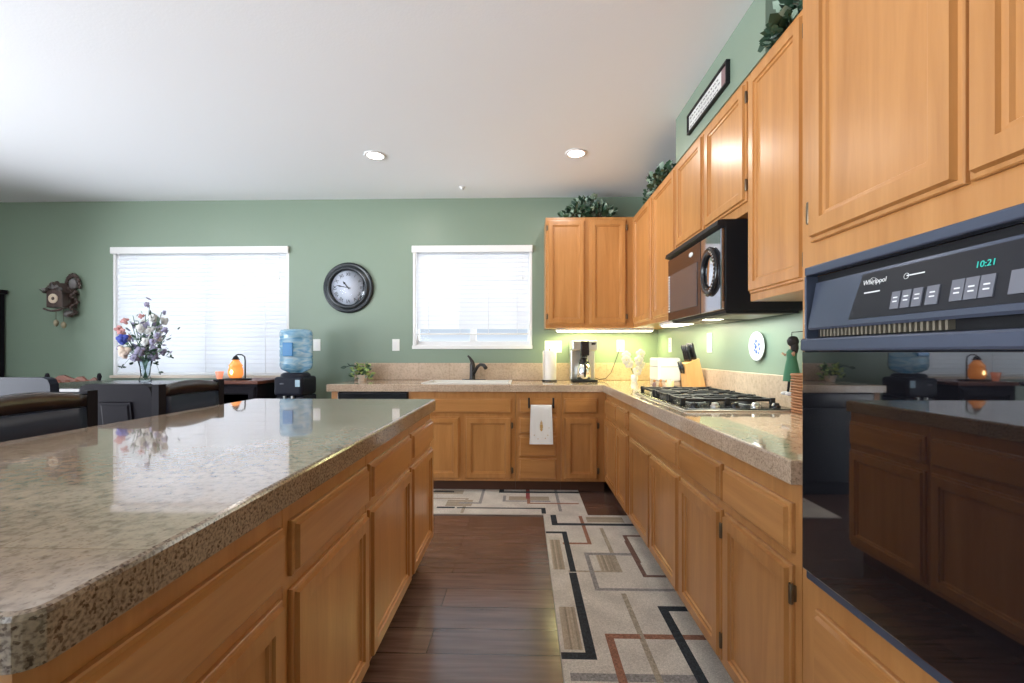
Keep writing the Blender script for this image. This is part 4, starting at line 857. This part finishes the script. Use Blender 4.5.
# cuckoo clock
t = thing('cuckoo_clock', 'carved dark cuckoo clock with hanging cones on the left part of the wall', 'clock', (-4.53, YW - 0.08, 1.45))
kx, kz = -4.53, 1.70
def cb_(b):
    b.box(kx - 0.085, kx + 0.075, YW - 0.15, YW - 0.002, kz - 0.085, kz + 0.075, M['cuckoo'], 0.004)
    b.prism([(kx - 0.105, kz + 0.06), (kx - 0.09, kz + 0.05), (kx - 0.005, kz + 0.135), (kx + 0.085, kz + 0.05), (kx + 0.10, kz + 0.06), (kx - 0.005, kz + 0.16)], 'Y', YW - 0.175, YW - 0.002, M['cuckoo'])
    b.prism([(kx - 0.085, kz + 0.075), (kx + 0.075, kz + 0.075), (kx - 0.005, kz + 0.135)], 'Y', YW - 0.15, YW - 0.002, M['cuckoo'])
one('case', t, cb_)
def crest(b):
    for i in range(26):
        a = PI * i / 25; b.ball((kx + 0.055 - 0.068 * math.cos(a), YW - 0.03, kz + 0.135 + 0.11 * math.sin(a) + 0.008 * math.sin(i * 2.2)), 0.017, M['cuckoo'], (1, .8, 1), 7, 5, .15)
    for i in range(10): leaf(b, (kx - 0.08 + i * 0.017, YW - 0.17, kz + 0.115 - abs(i - 5) * 0.012), (random.uniform(-1, 1), -.4, random.uniform(.2, 1)), 0.055, M['greyleaf'], .7, True)
    b.ball((kx + 0.055, YW - 0.03, kz + 0.16), 0.045, M['greyleaf'], (1, .4, 1.2), 10, 8, .12); b.ball((kx - 0.01, YW - 0.12, kz + 0.15), 0.02, M['cuckoo'], (1, 1, 1.3))
one('carved_crest', t, crest)
def side(b):
    for i in range(22):
        a = -PI / 2 + PI * i / 21; b.ball((kx + 0.070 + 0.030 * math.cos(a), YW - 0.06 - 0.03 * math.sin(i), kz - 0.03 + 0.13 * math.sin(a)), 0.016, M['cuckoo'], (1, 1, 1), 7, 5, .15)
def lowb(b):
    for i in range(18): b.ball((kx - 0.095 + i * 0.0105, YW - 0.16, kz - 0.10 - 0.02 * math.sin(PI * i / 17)), 0.012, M['cuckoo'], (1, 1, .8), 6, 5, .2)
one('carved_leaf_border', t, side); one('carved_branch', t, lowb)
one('lower_carving', t, lambda b: b.ball((kx + 0.04, YW - 0.06, kz - 0.14), 0.05, M['greyleaf'], (1, .5, .7), 8, 6, .15))
one('dial', t, lambda b: b.lathe([(0.017, -0.158), (0.040, -0.162), (0.046, -0.158), (0.046, -0.151), (0.017, -0.152)], (kx - 0.012, YW, kz), M['dial'], 24, 'Y', ring=True))
one('dial_centre', t, lambda b: b.lathe([(0, -0.156), (0.018, -0.156), (0.018, -0.151), (0, -0.151)], (kx - 0.012, YW, kz), M['cuckoo'], 16, 'Y'))
for x, z in ((kx - 0.030, -0.235), (kx + 0.045, -0.255)):
    cw = one('cone_weight', t, lambda b: b.lathe([(0.004, z + kz + 0.035), (0.018, z + kz + 0.022), (0.022, z + kz), (0.014, z + kz - 0.025), (0.0, z + kz - 0.035)], (x, YW - 0.11, 0), M['cone'], 12))
    one('chain', cw, lambda b: b.tube([(x, YW - 0.11, z + kz + 0.035), (x, YW - 0.11, kz - 0.085)], 0.0018, M['brass'], 5))

# ceiling fittings
dl = thing('recessed_light', 'left recessed ceiling light, above the end of the island', 'ceiling light', (-1.133, 3.378, ZC), 'recessed ceiling lights')
one('trim_ring', dl, lambda b: b.lathe([(0.060, ZC - 0.001), (0.082, ZC - 0.001), (0.080, ZC - 0.006), (0.062, ZC - 0.008)], (-1.133, 3.378, 0), M['white'], 32, ring=True))
one('lens', dl, lambda b: b.lathe([(0, ZC - 0.004), (0.061, ZC - 0.004), (0.061, ZC - 0.001), (0, ZC - 0.001)], (-1.133, 3.378, 0), M['lamp'], 32))
al = area_light('recessed_lamp', (-1.133, 3.378, ZC - 0.012), 0.11, 0.11, 4.5, (1.0, 0.94, 0.86), (0, 0, 0), dl)
dup(dl, (1.531, 0.002, 0), 'right recessed ceiling light, above the sink counter near the wall cabinets')
dup(dl, (-2.6, -0.6, 0), 'added unseen recessed ceiling light over the dining table'); dup(dl, (-2.2, -3.6, 0), 'added unseen recessed ceiling light over the open room behind'); dup(dl, (0, -4.9, 0), 'added unseen recessed ceiling light near the rear window')  # extra lamps out of view, added to fill the room with light
one('sprinkler_head', None, lambda b: b.lathe([(0.030, ZC - 0.0005), (0.030, ZC - 0.006), (0.012, ZC - 0.010), (0.010, ZC - 0.022), (0.018, ZC - 0.024), (0.0, ZC - 0.026)], (-0.559, 4.047, 0), M['white'], 20), label='tiny pale fire sprinkler head on the ceiling near the back wall', cat='sprinkler')

# ------------------------------------------------------------------ rugs
def inrect(x, y, r): return r[0] <= x <= r[1] and r[2] <= y <= r[3]
def polydist(x, y, pts):
    d = 9
    for (ax, ay), (bx, by) in zip(pts, pts[1:]):
        dx, dy = bx - ax, by - ay; L = dx * dx + dy * dy; u = 0 if L == 0 else max(0, min(1, ((x - ax) * dx + (y - ay) * dy) / L)); ex, ey = abs(ax + u * dx - x), abs(ay + u * dy - y); d = min(d, max(ex, ey))
    return d
CH, RU, GR, BE, OW = (0.045, 0.052, 0.062), (0.32, 0.165, 0.115), (0.30, 0.29, 0.29), (0.40, 0.35, 0.28), (0.66, 0.625, 0.57)
RUN = [(CH, .018, [(.215, 3.212), (.215, 3.04), (.737, 3.04)]), (CH, .018, [(.151, 2.90), (.266, 2.90), (.266, 2.40)]), (CH, .020, [(.260, 2.355), (.260, 1.725), (.149, 1.725)]), (CH, .018, [(.731, 2.05), (.637, 2.05), (.637, 1.50)]),
       (RU, .014, [(.404, 3.18), (.404, 2.74), (.256, 2.74)]), (RU, .017, [(.727, 1.845), (.513, 1.845)]), (RU, .017, [(.461, 1.845), (.357, 1.845), (.357, 1.45)]), ((0.20, 0.125, 0.105), .014, [(.73, 2.857), (.645, 2.857), (.638, 2.345), (.729, 2.345)]),
       (GR, .014, [(.613, 2.60), (.368, 2.60), (.368, 2.21), (.738, 2.21)]), (BE, .012, [(.52, 2.97), (.52, 2.39), (.257, 2.39)]), (BE, .014, [(.487, 2.157), (.487, 1.45)]), (GR, .022, [(.19, 1.61), (.62, 1.61)]),
       (CH, .018, [(.18, 1.35), (.40, 1.35), (.40, 0.95)]), (RU, .016, [(.55, 1.40), (.55, 1.0), (.74, 1.0)]), (GR, .014, [(.25, 1.2), (.68, 1.2), (.68, .8)]), (CH, .018, [(.15, .8), (.5, .8)])]
RUNB = [(.159, .225, 2.41, 2.79), (.160, .232, 1.76, 2.05), (.415, .510, 2.40, 2.585), (.44, .70, 3.08, 3.18)]
BAK = [(CH, .018, [(-.185, 3.775), (-.185, 3.728), (.445, 3.728)]), (CH, .016, [(-.483, 3.343), (.147, 3.343), (.147, 3.25)]), ((0.30, 0.08, 0.08), .016, [(.036, 3.82), (.036, 3.58)]), (RU, .013, [(.036, 3.58), (.036, 3.457), (.412, 3.457)]),
       (GR, .014, [(-.338, 3.826), (-.338, 3.45), (-.486, 3.45)]), (GR, .012, [(.272, 3.80), (.272, 3.292)]), (CH, .014, [(-.643, 3.346), (-.534, 3.346)]), (BE, .012, [(-.9, 3.55), (-.45, 3.55), (-.45, 3.25)]), (GR, .012, [(-.15, 3.62), (-.15, 3.50), (.2, 3.50)]), (CH, .015, [(-.95, 3.72), (-.6, 3.72)])]
BAKB = [(-.60, -.40, 3.38, 3.52), (-.12, .20, 3.52, 3.62), (-.75, -.5, 3.66, 3.76)]
def rug(name, x0, x1, y0, y1, lines, blocks, label, seed):
    rnd = random.Random(seed); st = 0.008; nx, ny = round((x1 - x0) / st), round((y1 - y0) / st); T = 0.009
    t = thing(name, label, 'rug', ((x0 + x1) / 2, (y0 + y1) / 2, 0))
    verts = [(x0 + (x1 - x0) * i / nx, y0 + (y1 - y0) * j / ny, T) for j in range(ny + 1) for i in range(nx + 1)]
    faces = [(j * (nx + 1) + i, j * (nx + 1) + i + 1, (j + 1) * (nx + 1) + i + 1, (j + 1) * (nx + 1) + i) for j in range(ny) for i in range(nx)]
    me = bpy.data.meshes.new('pile'); me.from_pydata(verts, [], faces); me.materials.append(M['rug'])
    ca_ = me.color_attributes.new('Col', 'FLOAT_COLOR', 'CORNER'); row = {}; cols = []
    for j in range(ny):
        for i in range(nx):
            x, y = x0 + (i + .5) * st, y0 + (j + .5) * st; c = OW
            k = 1 + 0.05 * math.sin(x * 23 + 3 * math.sin(y * 9)) + 0.04 * math.sin(y * 31 + 2 * math.sin(x * 17)); c = tuple(v * k for v in c)
            for r in blocks:
                if inrect(x, y, r):
                    hs_ = row.setdefault((r, i), rnd.uniform(0.55, 1.0)) if (r[1] - r[0]) < (r[3] - r[2]) else row.setdefault((r, -j), rnd.uniform(0.55, 1.0)); c = tuple(v * hs_ for v in (0.55, 0.47, 0.37))
            for col, w, pts in reversed(lines):
                if polydist(x, y, pts) < w:
                    q = rnd.uniform(0.85, 1.25); c = tuple(v * q for v in col)
            q = rnd.uniform(0.93, 1.05); c = tuple(v * q for v in c); cols += [c[0], c[1], c[2], 1.0] * 4
    ca_.data.foreach_set('color', cols)
    o = bpy.data.objects.new('pile', me); C.objects.link(o); o.parent = t; o.matrix_parent_inverse = Matrix.Translation(-t.location)
    one('binding', t, lambda b: b.box(x0 - 0.003, x1 + 0.003, y0 - 0.003, y1 + 0.003, 0.0005, T - 0.001, M['rugside'], 0.002))
rug('runner_rug', 0.146, 0.752, 0.55, 3.212, RUN, RUNB, 'long patterned runner rug along the right cabinets', 3)
rug('patterned_rug', -0.95, 0.462, 3.219, 3.798, BAK, BAKB, 'patterned rug on the floor in front of the sink cabinets', 4)

# ------------------------------------------------------------------ dining side
def stool(label, y0, y1):
    """counter stool on the seating side of the island, back parallel to it"""
    xb = -1.765; t = thing('counter_stool', label, 'stool', (-1.60, (y0 + y1) / 2, 0), 'black leather counter stools at the island')
    for yy in (y0 + 0.02, y1 - 0.02):
        one('leg', t, lambda b: b.tube([(xb + 0.30, yy, 0.001), (xb + 0.30, yy, 0.60)], [0.016, 0.020], M['espresso'], 4))
        one('leg', t, lambda b: b.prism([(xb - 0.06, 0.0), (xb - 0.025, 0.0), (xb + 0.012, 0.62), (xb + 0.012, 1.022), (xb - 0.022, 1.022), (xb - 0.022, 0.62)], 'Y', yy - 0.022, yy + 0.022, M['espresso']))
    one('seat', t, lambda b: b.box(xb + 0.014, xb + 0.34, y0, y1, 0.60, 0.665, M['leather'], 0.02, 3))
    one('foot_rail', t, lambda b: (b.box(xb + 0.285, xb + 0.31, y0 + 0.03, y1 - 0.03, 0.22, 0.25, M['espresso']), b.box(xb + 0.0, xb + 0.30, y0 + 0.012, y0 + 0.03, 0.30, 0.33, M['espresso']), b.box(xb + 0.0, xb + 0.30, y1 - 0.03, y1 - 0.012, 0.30, 0.33, M['espresso'])))
    def rail(b):
        n = 12; A = []
        for i in range(n + 1):
            u = i / n; y = y0 + 0.042 + (y1 - y0 - 0.084) * u; zt = 1.010 + 0.022 * math.sin(PI * u); zb = 0.962; dx = -0.015 * math.sin(PI * u)
            A.append([(xb + 0.010 + dx, y, zb), (xb + 0.012 + dx, y, zt - 0.006), (xb + 0.004 + dx, y, zt), (xb - 0.014 + dx, y, zt), (xb - 0.02 + dx, y, zb)])
        b.grid(A, M['mahog'], cap0=True, cap1=True)
    one('top_rail', t, rail)
    def pad(b):
        n = 10; A = []
        for i in range(n + 1):
            u = i / n; y = y0 + 0.044 + (y1 - y0 - 0.088) * u; dx = -0.015 * math.sin(PI * u) + 0.006 * math.sin(PI * u) ** .5
            A.append([(xb - 0.012 + dx, y, 0.70), (xb + 0.010 + dx, y, 0.705), (xb + 0.018 + dx, y, 0.83), (xb + 0.010 + dx, y, 0.957), (xb - 0.012 + dx, y, 0.960)])
        b.grid(A, M['leather'], cap0=True, cap1=True)
    one('back_pad', t, pad)
    return t
stool('black leather counter stool at the left image edge, near part of the island', 1.33, 1.79)
stool('black leather counter stool farther along the island, below the lantern', 2.10, 2.565)
def dchair(name, label, x0, x1, yb, leather, ztop=1.02, lean=0.04, split=True):
    """dining chair with its back to the camera at y = yb, seat towards the table"""
    t = thing(name, label, 'chair', ((x0 + x1) / 2, yb + 0.2, 0)); m = M['espresso']
    for x in (x0 + 0.02, x1 - 0.02):
        one('leg', t, lambda b: b.tube([(x, yb + 0.03, 0.001), (x, yb + 0.04, 0.60)], [0.016, 0.022], m, 4)); one('leg', t, lambda b: b.tube([(x, yb + 0.38, 0.001), (x, yb + 0.38, 0.60)], [0.016, 0.022], m, 4))
    one('seat', t, lambda b: b.box(x0, x1, yb + 0.01, yb + 0.42, 0.60, 0.665, M['leather'], 0.02, 3))
    def back(b):
        P_ = [(x0, 0.66), (x1, 0.66), (x1, ztop - 0.04), (x1 - 0.012, ztop - 0.012), (x1 - 0.04, ztop), (x0 + 0.04, ztop), (x0 + 0.012, ztop - 0.012), (x0, ztop - 0.04)]
        f = lambda z: (z - 0.66) / 0.36 * lean
        b.grid([[(x, yb - f(z), z) for x, z in P_], [(x, yb + 0.05 - f(z), z) for x, z in P_]], M['leather'] if leather else m, smooth=False, cap0=True, cap1=True)
    one('backrest', t, back)
    if not leather:
        xc = x0 + (x1 - x0) * 0.62; f = lambda z: (z - 0.66) / 0.36 * lean
        P_ = [(x0 + 0.10, 0.70), (x1 - 0.10, 0.70), (x1 - 0.10, 0.93), (x0 + 0.10, 0.93)]
        def rp(b):
            ri = []
            for ins, d in ((0, 0.001), (0.004, 0.008), (0.012, 0.008), (0.020, 0.012)):
                Q = [(x0 + 0.10 + ins, 0.70 + ins), (x1 - 0.10 - ins, 0.70 + ins), (x1 - 0.10 - ins, 0.932 - ins), (x0 + 0.10 + ins, 0.932 - ins)]; ri.append([(x, yb - f(z) - d, z) for x, z in Q])
            b.grid(ri, m, smooth=False, cap1=True)
        one('raised_panel', t, rp)
    return t
dchair('panel_back_chair', 'dark chair with a raised rectangular panel on its back, between the two stools', -2.205, -1.838, 2.19, False)
dchair('dining_chair', 'black leather dining chair at the left edge behind the near stool', -3.14, -2.70, 2.50, True, 1.035, 0.03)
# dining table
t = thing('dining_table', 'dark counter-height dining table holding the flower vase', 'table', (-3.15, 3.2, 0))
one('tabletop', t, lambda b: b.box(-3.72, -2.77, 2.95, 3.80, 0.905, 0.935, M['mahog'], 0.005))
one('apron', t, lambda b: (b.box(-3.64, -2.85, 3.02, 3.04, 0.82, 0.905, M['espresso']), b.box(-3.64, -2.85, 3.70, 3.72, 0.82, 0.905, M['espresso']), b.box(-3.64, -3.62, 3.04, 3.70, 0.82, 0.905, M['espresso']), b.box(-2.87, -2.85, 3.04, 3.70, 0.82, 0.905, M['espresso'])))
for x in (-3.63, -2.86):
    for y in (3.03, 3.71): one('leg', t, lambda b: b.box(x - 0.035, x + 0.035, y - 0.035, y + 0.035, 0, 0.819, M['espresso'], 0.004))
# sideboard
t = thing('sideboard', 'dark sideboard with reddish top under the lit lantern', 'sideboard', (-2.5, 3.95, 0))
one('body', t, lambda b: b.box(-2.735, -2.280, 3.76, 4.20, 0.05, 0.905, M['espresso'], 0.003)); one('top', t, lambda b: b.box(-2.75, -2.265, 3.745, 4.21, 0.906, 0.935, M['cherry'], 0.004))
one('door', t, lambda b: b.panel_front((-2.72, 3.7595, 0.10), (1, 0, 0), (0, 0, 1), (0, -1, 0), 0.425, 0.78, M['espresso'], t=0.014)); one('plinth', t, lambda b: b.box(-2.72, -2.295, 3.78, 4.19, 0, 0.05, M['blackm']))
# vase and bouquet
vx, vy, vz = -3.155, 3.64, 0.936
one('flower_vase', None, lambda b: b.lathe([(0, vz), (0.040, vz), (0.044, vz + 0.01), (0.032, vz + 0.05), (0.038, vz + 0.12), (0.058, vz + 0.20), (0.054, vz + 0.20), (0.034, vz + 0.12), (0.028, vz + 0.05), (0.0, vz + 0.012)], (vx, vy, 0), M['clear'], 28), label='clear flared glass vase on the dining table', cat='vase')
t = thing('flower_bouquet', 'mixed pink, blue, cream and white bouquet in the glass vase', 'flowers', (vx, vy, vz + 0.03))
fl = [(-0.20, 0.44, 'pink', .030), (-0.16, 0.41, 'pink', .032), (-0.18, 0.37, 'pink', .025), (-0.105, 0.50, 'pink', .028), (-0.09, 0.55, 'pink', .022), (-0.12, 0.35, 'blue', .046), (-0.10, 0.245, 'cream', .052), (-0.06, 0.26, 'cream', .040),
      (0.06, 0.53, 'orchid', .040), (0.10, 0.51, 'orchid', .035), (-0.01, 0.44, 'orchid', .040), (0.04, 0.42, 'orchid', .042), (0.10, 0.36, 'orchid', .044), (0.06, 0.33, 'orchid', .036), (0.0, 0.36, 'orchid', .035), (0.02, 0.25, 'lilac', .040), (0.09, 0.27, 'lilac', .036),
      (0.15, 0.38, 'lilac', .028), (0.17, 0.43, 'lilac', .026), (0.13, 0.33, 'lilac', .026), (0.03, 0.64, 'lilac', .024), (0.07, 0.21, 'lilac', .040), (0.12, 0.58, 'lilac', .020), (0.05, 0.48, 'leaf3', .032), (-0.05, 0.50, 'orchid', .030), (0.0, 0.56, 'leaf3', .022), (-0.05, 0.32, 'lilac', .030), (-0.02, 0.20, 'lilac', .036), (0.08, 0.44, 'orchid', .036), (0.14, 0.25, 'lilac', .028), (-0.15, 0.28, 'lilac', .024)]
mouth = Vector((vx, vy, vz + 0.16))
def stems(b):
    for dx, dz, c, r in fl: b.tube([(vx - dx * .1, vy, vz + 0.03), mouth + Vector((dx * .12, 0, 0)), (vx + dx, vy + dx * .2, vz + dz)], 0.0028, M['leaf2'], 5)
one('stems', t, stems)
for i, (dx, dz, c, r) in enumerate(fl):
    def fh(b):
        cy = vy + random.uniform(-.09, .09)
        for k in range(9):
            a = 2 * PI * k / 9; rr = r * (.62 if k % 2 else .4)
            b.ball((vx + dx + math.cos(a) * rr, cy + random.uniform(-.4, .4) * r, vz + dz + math.sin(a) * rr), r * .48, M[c], (1, .7, .9), 7, 5, .2)
        b.ball((vx + dx, cy - r * .3, vz + dz), r * .5, M[c], (1, 1, 1), 8, 6, .15)
    one('flower_head', t, fh)
def lv(b):
    for i in range(230):
        dx, dz, c, r = random.choice(fl); u = random.uniform(.35, 1.08)
        p = mouth.lerp(Vector((vx + dx, vy + random.uniform(-.1, .1), vz + dz)), u) + Vector((random.uniform(-.025, .025), 0, random.uniform(-.02, .02)))
        leaf(b, p, (dx * 4 + random.uniform(-1, 1), random.uniform(-1, 1), random.uniform(-.2, 1.2)), random.uniform(.03, .06), random.choice([M['leaf1'], M['leaf2'], M['leaf3'], M['lilac'], M['lilac']]), .5)
    for dx, dz in ((-.20, .12), (-.13, .14), (.12, .08), (.10, .15), (.2, .24), (.22, .20), (-.22, .24), (-.21, .28)):
        for k in range(4): leaf(b, (vx + dx, vy, vz + dz), (random.uniform(-1, 1), random.uniform(-1, 1), random.uniform(-1, 1)), .03, M['leaf1'], .8)
        b.tube([mouth, ((vx + vx + dx) / 2, vy, vz + max(dz, .2) + .03), (vx + dx, vy, vz + dz)], .0012, M['leaf1'], 4)
one('foliage', t, lv, kind='stuff')
# lantern
lx, ly, lz = -2.545, 3.88, 0.936
t = thing('hanging_lantern', 'glowing amber lantern on a black crook stand on the sideboard', 'lantern', (lx, ly, lz))
one('stand', t, lambda b: (b.lathe([(0.09, lz), (0.092, lz + 0.008), (0.08, lz + 0.014), (0, lz + 0.014)], (lx + 0.02, ly, 0), M['blackm'], 24, sx=1.25), b.tube([(lx + 0.085, ly, lz + 0.012), (lx + 0.085, ly, lz + 0.17), (lx + 0.080, ly, lz + 0.205), (lx + 0.055, ly, lz + 0.222), (lx + 0.02, ly, lz + 0.224), (lx + 0.0, ly, lz + 0.215)], 0.0055, M['blackm'], 8)))
one('cap', t, lambda b: b.lathe([(0.034, lz + 0.178), (0.026, lz + 0.185), (0.018, lz + 0.205), (0.006, lz + 0.214), (0, lz + 0.215)], (lx, ly, 0), M['blackm'], 18))
one('glass_shade', t, lambda b: b.lathe([(0.022, lz + 0.178), (0.030, lz + 0.165), (0.056, lz + 0.125), (0.048, lz + 0.118), (0.060, lz + 0.085), (0.060, lz + 0.045), (0.045, lz + 0.018), (0, lz + 0.0165)], (lx, ly, 0), M['amber'], 24))
one('flame', t, lambda b: b.ball((lx, ly - 0.052, lz + 0.07), 0.016, M['flame'], (1, .8, 1.5)))
one('votive_cup', None, lambda b: b.lathe([(0.020, lz), (0.026, lz + 0.03), (0.034, lz + 0.075), (0.031, lz + 0.075), (0.02, lz + 0.03), (0, lz + 0.012)], (lx - 0.125, ly - 0.03, 0), M['pinkglass'], 18), label='small rosy glass votive cup left of the lantern', cat='candle holder')
# water cooler
t = thing('water_dispenser', 'black floor-standing water dispenser left of the sink counter', 'water dispenser', (-2.05, 3.97, 0))
wx0, wx1, wy0, wy1 = -2.175, -1.920, 3.82, 4.10
one('body', t, lambda b: (b.box(wx0, wx1, wy0 + 0.03, wy1, 0.002, 0.80, M['cooler'], 0.02, 3), b.box(wx0, wx1, wy0, wy1, 0.80, 0.965, M['cooler'], 0.025, 3)))
one('spout', t, lambda b: (b.box(-2.09, -2.07, wy0 + 0.0, wy0 + 0.03, 0.765, 0.80, M['steel'], 0.004), b.box(-2.02, -2.00, wy0 + 0.0, wy0 + 0.03, 0.765, 0.80, M['steel'], 0.004)))
one('sticker', t, lambda b: b.box(-1.982, -1.940, wy0 - 0.0015, wy0 + 0.0, 0.88, 0.94, M['sticker']))
one('emblem', t, lambda b: b.lathe([(0, -0.002), (0.012, -0.002), (0.012, 0.001)], (-2.10, wy0, 0.905), M['button'], 12, 'Y', sx=1.6, sy=.7))
one('collar', t, lambda b: b.lathe([(0.125, 0.964), (0.12, 0.985), (0.10, 0.998), (0.07, 0.998), (0.07, 0.966)], (-2.048, 3.96, 0), M['cooler'], 28, ring=True))
t = thing('water_bottle', 'large blue water bottle upside down on the dispenser', 'water bottle', (-2.045, 3.965, 1.0))
def jug(b):
    prof = [(0.0, 0.975), (0.055, 0.975), (0.058, 1.0), (0.085, 1.008), (0.125, 1.03), (0.136, 1.06), (0.137, 1.12), (0.132, 1.13), (0.136, 1.14), (0.137, 1.20), (0.132, 1.21), (0.136, 1.22), (0.137, 1.29), (0.132, 1.30), (0.136, 1.31), (0.136, 1.355), (0.125, 1.378), (0.10, 1.385), (0.0, 1.378)]
    b.lathe(prof, (-2.045, 3.965, 0), M['jug'], 36)
one('bottle', t, jug)
one('grip_recess', t, lambda b: b.box(-2.095, -2.005, 3.8205, 3.838, 1.145, 1.265, M['jugd'], 0.006))
# antique carved chair
t = thing('carved_chair', 'antique reddish carved wooden chair against the wall left of the window', 'chair', (-4.12, 3.95, 0))
AX0, AX1, AY = -4.37, -3.88, 3.98
for x, s_ in ((AX0, 1), (AX1, -1)):
    one('post', t, lambda b: b.lathe([(0.018, 0.0), (0.020, 0.42), (0.016, 0.50), (0.020, 0.60), (0.015, 0.75), (0.020, 0.90), (0.012, 0.93), (0.019, 0.955), (0.012, 0.985), (0, 0.99)], (x, AY, 0), M['espresso'], 12))
    one('leg', t, lambda b: b.lathe([(0.014, 0.0), (0.022, 0.1), (0.015, 0.2), (0.022, 0.38), (0.018, 0.44)], (x, AY - 0.40, 0), M['cherry'], 12))
one('seat', t, lambda b: b.box(AX0 - 0.01, AX1 + 0.01, AY - 0.43, AY - 0.02, 0.44, 0.475, M['cherry'], 0.008))
def crest2(b):
    P_ = [(-.23, .86), (.23, .86), (.23, .93), (.20, .95), (.16, .925), (.12, .93), (.09, .96), (.05, .955), (.02, .935), (-.03, .95), (-.08, .972), (-.13, .965), (-.17, .935), (-.20, .945), (-.23, .93)]
    cx_ = (AX0 + AX1) / 2; b.grid([[(cx_ + x, AY - 0.012, z) for x, z in P_], [(cx_ + x, AY + 0.012, z) for x, z in P_]], M['cherry'], smooth=False, cap0=True, cap1=True)
    for x in (-.13, -.04, .05, .14): b.ball((cx_ + x, AY - 0.014, .905), .028, M['cherry'], (1.1, .4, .8), 10, 7, .1)
one('carved_crest_rail', t, crest2)
one('lower_rail', t, lambda b: b.box(AX0 + 0.016, AX1 - 0.016, AY - 0.01, AY + 0.01, 0.55, 0.60, M['cherry'], 0.004))
for i in range(5): one('spindle', t, lambda b: b.lathe([(0.007, 0.60), (0.012, 0.72), (0.007, 0.862)], (AX0 + 0.08 + i * 0.0825, AY, 0), M['cherry'], 8))
# hutch at the far left
t = thing('china_hutch', 'tall dark hutch at the far left edge of the wall', 'cabinet', (-5.45, 4.15, 0))
one('body', t, lambda b: b.box(-5.72, -5.185, 3.93, YW - 0.02, 0.06, 1.76, M['espresso'], 0.004)); one('cornice', t, lambda b: b.prism([(3.90, 1.80), (3.93, 1.76), (YW - 0.02, 1.76), (YW - 0.02, 1.80)], 'X', -5.74, -5.155, M['espresso']))
one('plinth', t, lambda b: b.box(-5.71, -5.195, 3.95, YW - 0.03, 0, 0.06, M['blackm']))
for a, c in ((-5.71, -5.455), (-5.45, -5.195)): one('door', t, lambda b: b.panel_front((a, 3.9295, 0.10), (1, 0, 0), (0, 0, 1), (0, -1, 0), c - a, 1.60, M['espresso'], t=0.016))
